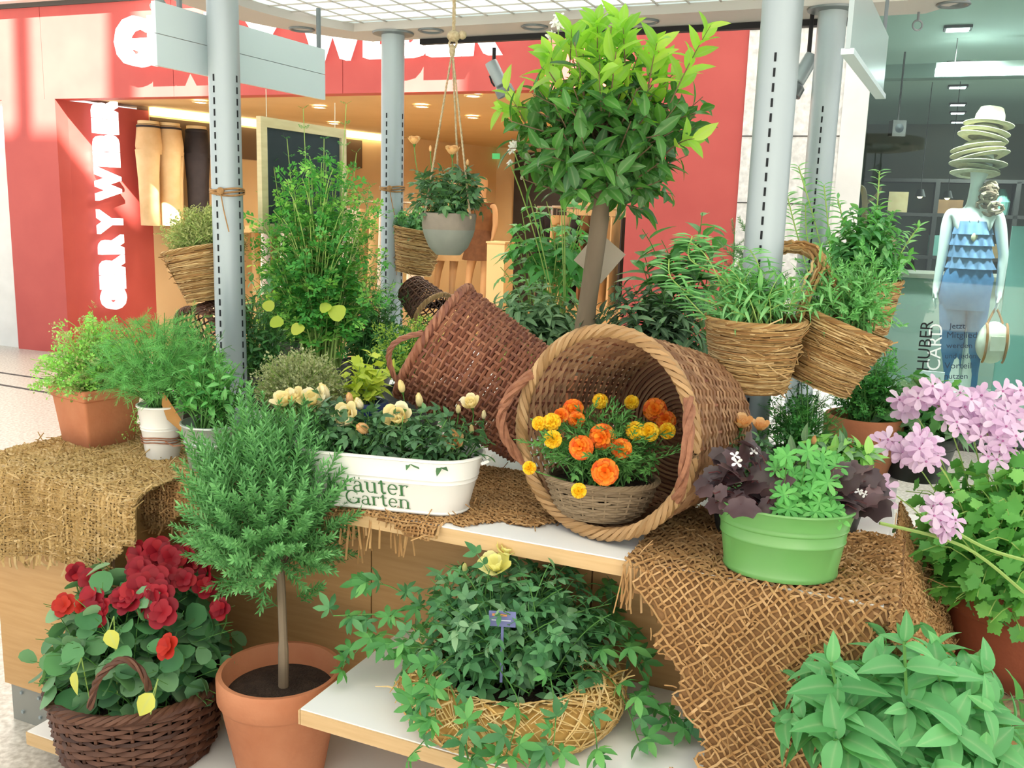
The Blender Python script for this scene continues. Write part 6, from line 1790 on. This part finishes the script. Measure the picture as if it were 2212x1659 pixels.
# jeans
for tag_, pts in (('l', ((2042, 2098, 600), (2028, 2089, 660), (2030, 2083, 740), (2038, 2073, 800), (2040, 2070, 838))), ('r', ((2090, 2140, 600), (2087, 2138, 660), (2084, 2124, 740), (2078, 2114, 800), (2076, 2110, 838)))):
    MB().loft([lring(a, b, y, .105 - .03 * i * .8) for i, (a, b, y) in enumerate(pts)]).build('trouser_leg', 'denim', t)
MB().loft([lring(2050, 2140, 566, .11), lring(2036, 2148, 600, .125), lring(2026, 2140, 640, .125), lring(2030, 2136, 668, .11)]).build('jeans_hip', 'denim', t)
MB().loft([lring(2050, 2142, 568, .118), lring(2049, 2143, 580, .12)]).build('belt', 'belt_brown', t)
MB().loft([lring(2062, 2140, 478, .105), lring(2056, 2143, 520, .112), lring(2056, 2140, 570, .108)]).build('bodice', 'denim_top', t)
for k, (y0, y1, a0, b0, a1, b1) in enumerate(((478, 506, 2060, 2142, 2055, 2146), (502, 530, 2056, 2143, 2050, 2148), (524, 556, 2052, 2142, 2048, 2147), (548, 580, 2050, 2142, 2042, 2150))):
    MB().loft([lring(a0, b0, y0, .112, n=72), lring(a0 - 1, b0 + 1, (y0 + y1) / 2, .125, n=72, wave=.025, nw=13, ph=k), lring(a1, b1, y1, .135, n=72, wave=.06, nw=13, ph=k)]).build('ruffle', 'denim_top', t)
nk_ = [mq(x, y, -.11) - mb_ for x, y in ((2094, 476), (2100, 490), (2105, 505), (2110, 490), (2114, 476))]
MB().tube(dense(nk_, 4), .004, 5).build('necklace_chain', 'chrome', t); MB().sphere(mq(2105, 513, -.125) - mb_, (.024, .008, .03), 12, 8).build('pendant', 'hat_straw', t)
S_ = MB(); rr_ = random.Random(3)
for k in range(16):
    c = mq(2138 + rr_.gauss(0, 7), 400 + k * 3.6, -.06 + rr_.gauss(0, .02)) - mb_; q = rr_.uniform(.03, .05); a0 = rr_.random() * 6
    S_.tube([c + FU * q * math.cos(a0 + i * .7) + Vector((0, 0, q * .7 * math.sin(a0 + i * .7))) + FV * .012 * math.sin(i * 2.1) for i in range(8)], [.004, .012, .015, .012, .016, .012, .01, .003], 6)
S_.build('scarf', 'scarf', t)
# hats stacked on its head: brim centre, half width px, tilt deg
HATS = [(2105, 377, 50, 2), (2110, 366, 46, 10), (2112, 357, 58, 2), (2118, 343, 58, -12), (2112, 333, 55, -9), (2112, 322, 54, -8), (2122, 300, 52, 12), (2128, 288, 50, 10), (2135, 272, 51, 6)]
HT = ['lowest', 'second lowest', 'third lowest', 'fourth lowest', 'middle', 'fourth highest', 'third highest', 'second highest', 'topmost']
HATS = sorted(HATS, key=lambda h: -h[1])
for i, (x, y, hw, tl_) in enumerate(HATS):
    C_ = mq(x, y, .0); S = 1 / ppm(C_); rb = hw * S
    h_ = thing('straw_hat', HT[i] + ' cream straw hat in the stack on the mannequin head', 'hat', C_, group='hats stacked on the mannequin')
    m = Matrix.Rotation(-_b, 4, 'Z') @ Matrix.Rotation(R(tl_), 4, 'Y') @ Matrix.Rotation(R(-8), 4, 'X')
    MB().lathe([(rb * .58, 0), (rb * .8, -.008), (rb, .006), (rb * 1.0, .010), (rb * .8, -.003), (rb * .58, .006)], 36).build('brim', 'hat_straw', h_, mtx=m)
    ch = .12 if i == 8 else .05
    MB().lathe([(rb * .6, 0), (rb * .57, ch * .6), (rb * .45, ch), (rb * .2, ch * .93), (.001, ch * .88)], 30).build('crown', 'hat_straw', h_, mtx=m)
    MB().lathe([(rb * .605, .004), (rb * .60, .02)], 30).build('band', 'scarf', h_, mtx=m)
# handbag in its hand
B_ = mq(2144, 740, -.03); t = thing('handbag', 'round cream handbag with tan handles hanging from the mannequin hand', 'bag', B_)
s_ = 1 / ppm(B_)
MB().sphere((0, 0, 0), (36 * s_, .07, 46 * s_), 24, 14).build('bag_body', 'bag_cream', t)
for dx in (-.35, .35):
    MB().tube([(dx * 62 * s_, -.05 * math.cos(q) - .012, 44 * s_ * math.sin(q)) for q in [(-1.3 + 2.6 * i / 10) for i in range(11)]], .009, 6).build('trim', 'bag_tan', t)
tp_ = mq(2152, 664, -.02) - B_
MB().tube(dense([(-20 * s_, -.02, 40 * s_), tp_ + Vector((-.01, 0, -.02)), tp_ + Vector((.012, 0, -.02)), (14 * s_, -.02, 42 * s_)], 5), .008, 6).build('handle', 'bag_tan', t)
MB().box((0, -.066, .0), (.10, .012, .10)).build('pocket', 'bag_cream', t, smooth=False)
# decals on the glass
def decal(txt, x0, y0, x1, y1, mat, label, up_=False):
    """lettering lying on the outside of the window, between two pixel points of its baseline"""
    A, B2 = onf(x0, y0, .026), onf(x1, y1, .026)
    me = text_mesh(txt, 1.0, .0, .0, mat); lo, hi = mbounds(me); L = (B2 - A).length; k = L / (hi[0] - lo[0])
    xd = (B2 - A).normalized(); zd = -FV; yd = zd.cross(xd)
    m = Matrix((xd * k, yd * k, zd)).transposed().to_4x4(); m.translation = A - xd * lo[0] * k
    return tag(obj('window_lettering', me, None, m), label, 'lettering')
decal('HUBER', 2006, 800, 2016, 693, 'decal_black', 'black capital letters running up the shop window left of the mannequin')
decal('CARD', 2030, 800, 2036, 700, 'decal_white', 'white capital letters running up the shop window beside the black ones')
for w_, x0, x1, y in (('Jetzt', 2050, 2085, 710), ('Mitglied', 2046, 2110, 730), ('werden', 2044, 2100, 752), ('und jeden', 2042, 2108, 774), ('Vorteil', 2040, 2098, 796), ('nutzen', 2040, 2090, 818)):
    decal(w_, x0, y, x1, y, 'decal_grey', 'dark word ' + w_ + ' lettered on the shop window over the jeans')
# white card stand beside the feet
P = mq(2005, 868, -.2); t = thing('price_card', 'white price list card standing beside the mannequin feet', 'card', (P.x, P.y, .2), -_b)
hz = mq(2010, 802, -.2).z - .2
MB().box((0, 0, hz / 2), (.17, .012, hz)).build('card', 'letter_white', t, smooth=False)
for k in range(4): MB().box((-.055, -.007, hz - .03 - .06 * k), (.045, .002, .008)).build('print_line', 'decal_black', t, smooth=False)
# dark goods wall and pendant lamps further back
t = thing('shop_shelving', 'dark shelving unit with warm goods deep in the glass shop', 'shelving', SF(9.2, 5.6, 0), -_b)
MB().box((.3, .3, 1.0), (3.4, .04, 2.0)).build('back', 'store_dark', t, smooth=False)
for z in (.05, .6, 1.1, 1.6, 2.0): MB().box((.3, .1, z), (3.4, .4, .04)).build('shelf_board', 'charcoal', t, smooth=False)
for x in (-1.4, -.55, .3, 1.15, 2.0): MB().box((x, .1, 1.0), (.05, .4, 2.0)).build('upright', 'charcoal', t, smooth=False)
gm = [MB().box((0, 0, .12), (.22, .25, .24)), MB().box((0, 0, .08), (.3, .28, .16)), MB().lathe([(.09, 0), (.1, .15), (.05, .26), (.03, .3)], 16)]
GC = [('tan', 'tan'), ('garment_brown', 'brown'), ('garment_dark', 'black'), ('teal_panel', 'teal'), ('garment_beige', 'beige')]
for lv, (z, lvn) in enumerate(((.07, 'lowest'), (.62, 'second'), (1.12, 'third'), (1.62, 'top'))):
    for k in range(6):
        q = (k * 2 + lv * 3) % 5; sh = (k + lv) % 3; g_ = gm[sh]
        o = solo(MB().add(g_.v, g_.f), ('box', 'flat_box', 'vase')[sh], GC[q][0], GC[q][1] + ' ' + ('tall box', 'flat box', 'vase')[sh] + ', ' + ['first', 'second', 'third', 'fourth', 'fifth', 'sixth'][k] + ' from left on the ' + lvn + ' dark shelf in the glass shop', 'vase' if sh == 2 else 'box', 'goods on the dark shelves', smooth=False)
        o.matrix_basis = Matrix.Translation(SF(9.2, 5.6, 0)) @ Matrix.Rotation(-_b, 4, 'Z') @ Matrix.Translation((-1.15 + k * .56 + .06 * lv, .05, z + .002))
for k, (x, y) in enumerate(((1987, 425), (2046, 428))):
    P = onf(x, y, 4.6); t = thing('pendant_lamp', 'small glowing pendant lamp in the glass shop, ' + ('left' if k == 0 else 'right') + ' of two', 'light', P, group='pendant lamps')
    MB().lathe([(.03, .08), (.06, .0), (.055, 0), (.025, .075)], 18).build('shade', 'charcoal', t); MB().sphere((0, 0, .01), .03, 10, 8).build('bulb', 'pendant_glow', t)
    MB().tube([(0, 0, .08), (0, 0, SZC - P.z)], .004, 5).build('cable', 'charcoal', t)
t = thing('ceiling_speaker', 'small dark loudspeaker hanging in the glass shop', 'speaker', onf(1938, 278, 2.6))
MB().box((0, 0, 0), (.12, .1, .14)).build('case', 'charcoal', t, smooth=False); MB().tube([(0, 0, .07), (0, 0, SZC - t.location.z)], .008, 6).build('bracket_rod', 'charcoal', t); MB().lathe([(.04, 0), (.001, .01)], 16).build('cone', 'black', t, mtx=Matrix.Translation((0, -.05, 0)) @ Matrix.Rotation(R(90), 4, 'X'))
P = onf(1868, 440, .5); t = thing('driftwood', 'pale forked driftwood branch in the shop window edge', 'branch', (P.x, P.y, .2))
k0 = P.z - .2
MB().tube(dense([(0, 0, 0), (.03, 0, k0 * .5), (0, 0, k0), (-.05, 0, k0 + .12)], 5), .02, 7).build('stem', 'tan', t); MB().tube(dense([(0, 0, k0), (.08, 0, k0 + .06), (.1, 0, k0 + .12)], 4), .014, 7).build('fork', 'tan', t); MB().tube(dense([(.02, 0, k0 * .8), (-.08, 0, k0 * .9), (-.1, .02, k0)], 4), .013, 7).build('fork', 'tan', t)
# counter block
t = thing('shop_counter', 'dark grey sales counter inside the glass shop', 'counter', SF(8.9, 3.0, 0), -_b)
MB().box((0, 0, .5), (1.8, .6, 1.0)).build('body', 'store_bulk', t, smooth=False); MB().box((0, 0, 1.02), (1.9, .7, .04)).build('top', 'store_dark', t, smooth=False)

# --- red shop: mannequins
def shopfig(label, d_, dx, skirt, top, full=True):
    m_ = MP(d_)
    JJ = dict(foot=(1008 + dx, 668), pelvis=(1032 + dx, 520), waist=(1034 + dx, 492), chest=(1036 + dx, 458), neck0=(1036 + dx, 430), neck1=(1036 + dx, 418), head=(1036 + dx, 398), hipl=(1020 + dx, 528), hipr=(1046 + dx, 528), kneel=(1008 + dx, 590), kneer=(1040 + dx, 592), anklel=(1002 + dx, 645), ankler=(1036 + dx, 648), shl=(1012 + dx, 444), shr=(1062 + dx, 444), ell=(1006 + dx, 482), elr=(1064 + dx, 486), wrl=(1006 + dx, 512), wrr=(1058 + dx, 512))
    t = mannequin('shop_mannequin', label, m_, None, JJ, 'skin_form')
    b0 = t.location
    def rg(x0, x1, y, dd, n=30, wv=0):
        a, b = m_(x0 + dx, y), m_(x1 + dx, y); c = (a + b) / 2 - b0; hw = (b - a).length / 2
        return [c + FU * hw * (1 + wv * math.sin(8 * th)) * math.cos(th) + FV * dd * (1 + wv * math.sin(8 * th)) * math.sin(th) for th in [2 * math.pi * i / n for i in range(n)]]
    MB().loft([rg(1010, 1056, 496, .12), rg(1002, 1060, 530, .17, wv=.03), rg(996, 1066, 562, .2, wv=.05)]).build('skirt', skirt, t)
    MB().loft([rg(1012, 1060, 438, .09), rg(1008, 1062, 460, .13), rg(1012, 1056, 500, .115)]).build('top', top, t)
    return t
shopfig('mannequin in a brown skirt and cardigan behind the hanging planter', 4.0, 6, 'brown_skirt', 'garment_brown')
shopfig('pale mannequin in beige skirt deeper in the red shop', 4.6, -62, 'garment_beige', 'garment_beige')
P = onf(1078, 655, 3.45); t = thing('plinth_block', 'beige display plinth right of the skirted mannequin', 'plinth', (P.x, P.y, .006), -_b)
hz = onf(1078, 526, 3.45).z
MB().box((0, 0, hz / 2), (.22, .3, hz)).build('body', 'cream', t, smooth=False); MB().box((0, 0, hz + .01), (.24, .32, .02)).build('top', 'cream', t, smooth=False)
t = thing('display_podium', 'low pale podium under the shop mannequins', 'podium', SF(3.0, 4.3, .006), -_b)
zt = onf(1000, 664, 4.0).z - .02
MB().box((.0, 0, max(.1, zt) / 2), (1.6, 1.1, max(.1, zt))).build('body', 'cream', t, smooth=False); MB().box((0, 0, max(.1, zt) - .01), (1.62, 1.12, .02)).build('top', 'cream', t, smooth=False)
ORD = ['first', 'second', 'third', 'fourth', 'fifth', 'sixth', 'seventh', 'eighth', 'ninth', 'tenth']
def rack(label, s, d_, w_, mats_, n, lo=.35, hi=1.55):
    t = thing('clothes_rack', label, 'rack', SF(s, d_, .006), -_b)
    for x in (-w_ / 2, w_ / 2):
        MB().tube([(x, 0, .0), (x, 0, hi)], .014, 8).build('post', 'chrome', t); MB().box((x, 0, .015), (.04, .45, .03)).build('foot', 'chrome', t, smooth=False)
    MB().tube([(-w_ / 2, 0, hi), (w_ / 2, 0, hi)], .014, 8).build('rail', 'chrome', t)
    for k in range(n):
        x = -w_ / 2 + w_ * (k + .5) / n
        g_ = thing('hanging_garment', ORD[k] + ' garment from the left on the ' + label.split(' rail')[0] + ' rail', 'garment', SF(s, d_, .006) + FU * x + Vector((0, 0, hi)), -_b, group='garments on ' + label)
        r_ = [[(.02 * math.cos(th) * (1 + z), .2 * math.sin(th) * (.9 + .25 * z), -.09 - z * (hi - lo) * .8) for th in [2 * math.pi * i / 10 for i in range(10)]] for z in (0, .3, .7, 1)]
        MB().loft(r_, True, True).build('cloth', rng.choice(mats_), g_); MB().tube([(0, 0, -.1), (0, 0, -.03), (0, .02, -.01)], .003, 5).build('hanger_hook', 'chrome', g_)
rack('black clothes rail right of the plinth', 4.5, 4.6, 1.1, ['garment_dark'], 9)
rack('brown clothes rail behind the bay trunk', 5.2, 3.0, 1.0, ['garment_brown', 'garment_dark', 'garment_beige'], 9)
rack('pale clothes rail behind the parsley', 2.3, 3.4, 1.2, ['garment_beige', 'cream', 'letter_white'], 9)
rack('mixed clothes rail behind the rear left column', 2.2, 2.0, 1.0, ['letter_white', 'garment_brown', 'cream'], 8)
# trousers on wall forms
for k, (x, y, mat_, lb) in enumerate(((320, 262, 'garment_beige', 'beige trousers on a wall form at the shop entrance edge'), (366, 264, 'garment_beige', 'wide pale beige trousers on a wall form in the shop entrance'), (424, 270, 'garment_dark', 'black trousers on a wall form beside the front left column'))):
    d_ = .8
    while (onf(x, y, d_) - F0).dot(FU) > along(max(d_, 1.03)) + .27 and d_ < 4: d_ += .03
    P = onf(x, y, d_); t = thing('trouser_form', lb, 'trousers', (P.x, P.y, P.z - 1.02), -_b - R(60), group='trousers on wall forms')
    def er(cx_, rx, ry, z, n=18): return [(.82 * cx_ + .82 * rx * math.cos(2 * math.pi * i / n), ry * math.sin(2 * math.pi * i / n), z) for i in range(n)]
    MB().loft([er(0, .14, .10, 1.02), er(0, .145, .10, .99)], True, True).build('form_top', 'cream', t)
    MB().loft([er(0, .15, .11, .985), er(0, .16, .115, .92), er(0, .185, .13, .78), er(0, .18, .12, .70)]).build('hip', mat_, t)
    for s in (-1, 1): MB().loft([er(s * .09, .09, .12, .74), er(s * .095, .088, .10, .45), er(s * .10, .085, .09, .0)]).build('leg', mat_, t)
    MB().lathe([(.152, .955), (.154, .975)], 24, sy=.74).build('waistband', 'garment_dark', t)
    MB().tube([(0, 0, -.0), (0, 0, .75)], .012, 6).build('rod', 'chrome', t)
t = thing('wall_ledge', 'long cream wall ledge carrying the trouser forms', 'ledge', SF(along(1.8) + .22, 1.8, 0), -_b)
_zl = bpy.data.objects['trouser_form'].location.z
zl = min(o.location.z for o in bpy.data.objects if o.name.startswith('trouser_form'))
for o in bpy.data.objects:
    if o.name.startswith('trouser_form'): o.location.z = zl
MB().box((.1, .35, zl - .03), (.5, 2.3, .06)).build('board', 'cream', t, smooth=False)
for yy in (-.5, .4, 1.3): MB().box((-.02, yy, (zl - .06) / 2), (.05, .05, zl - .06)).build('support', 'cream', t, smooth=False)
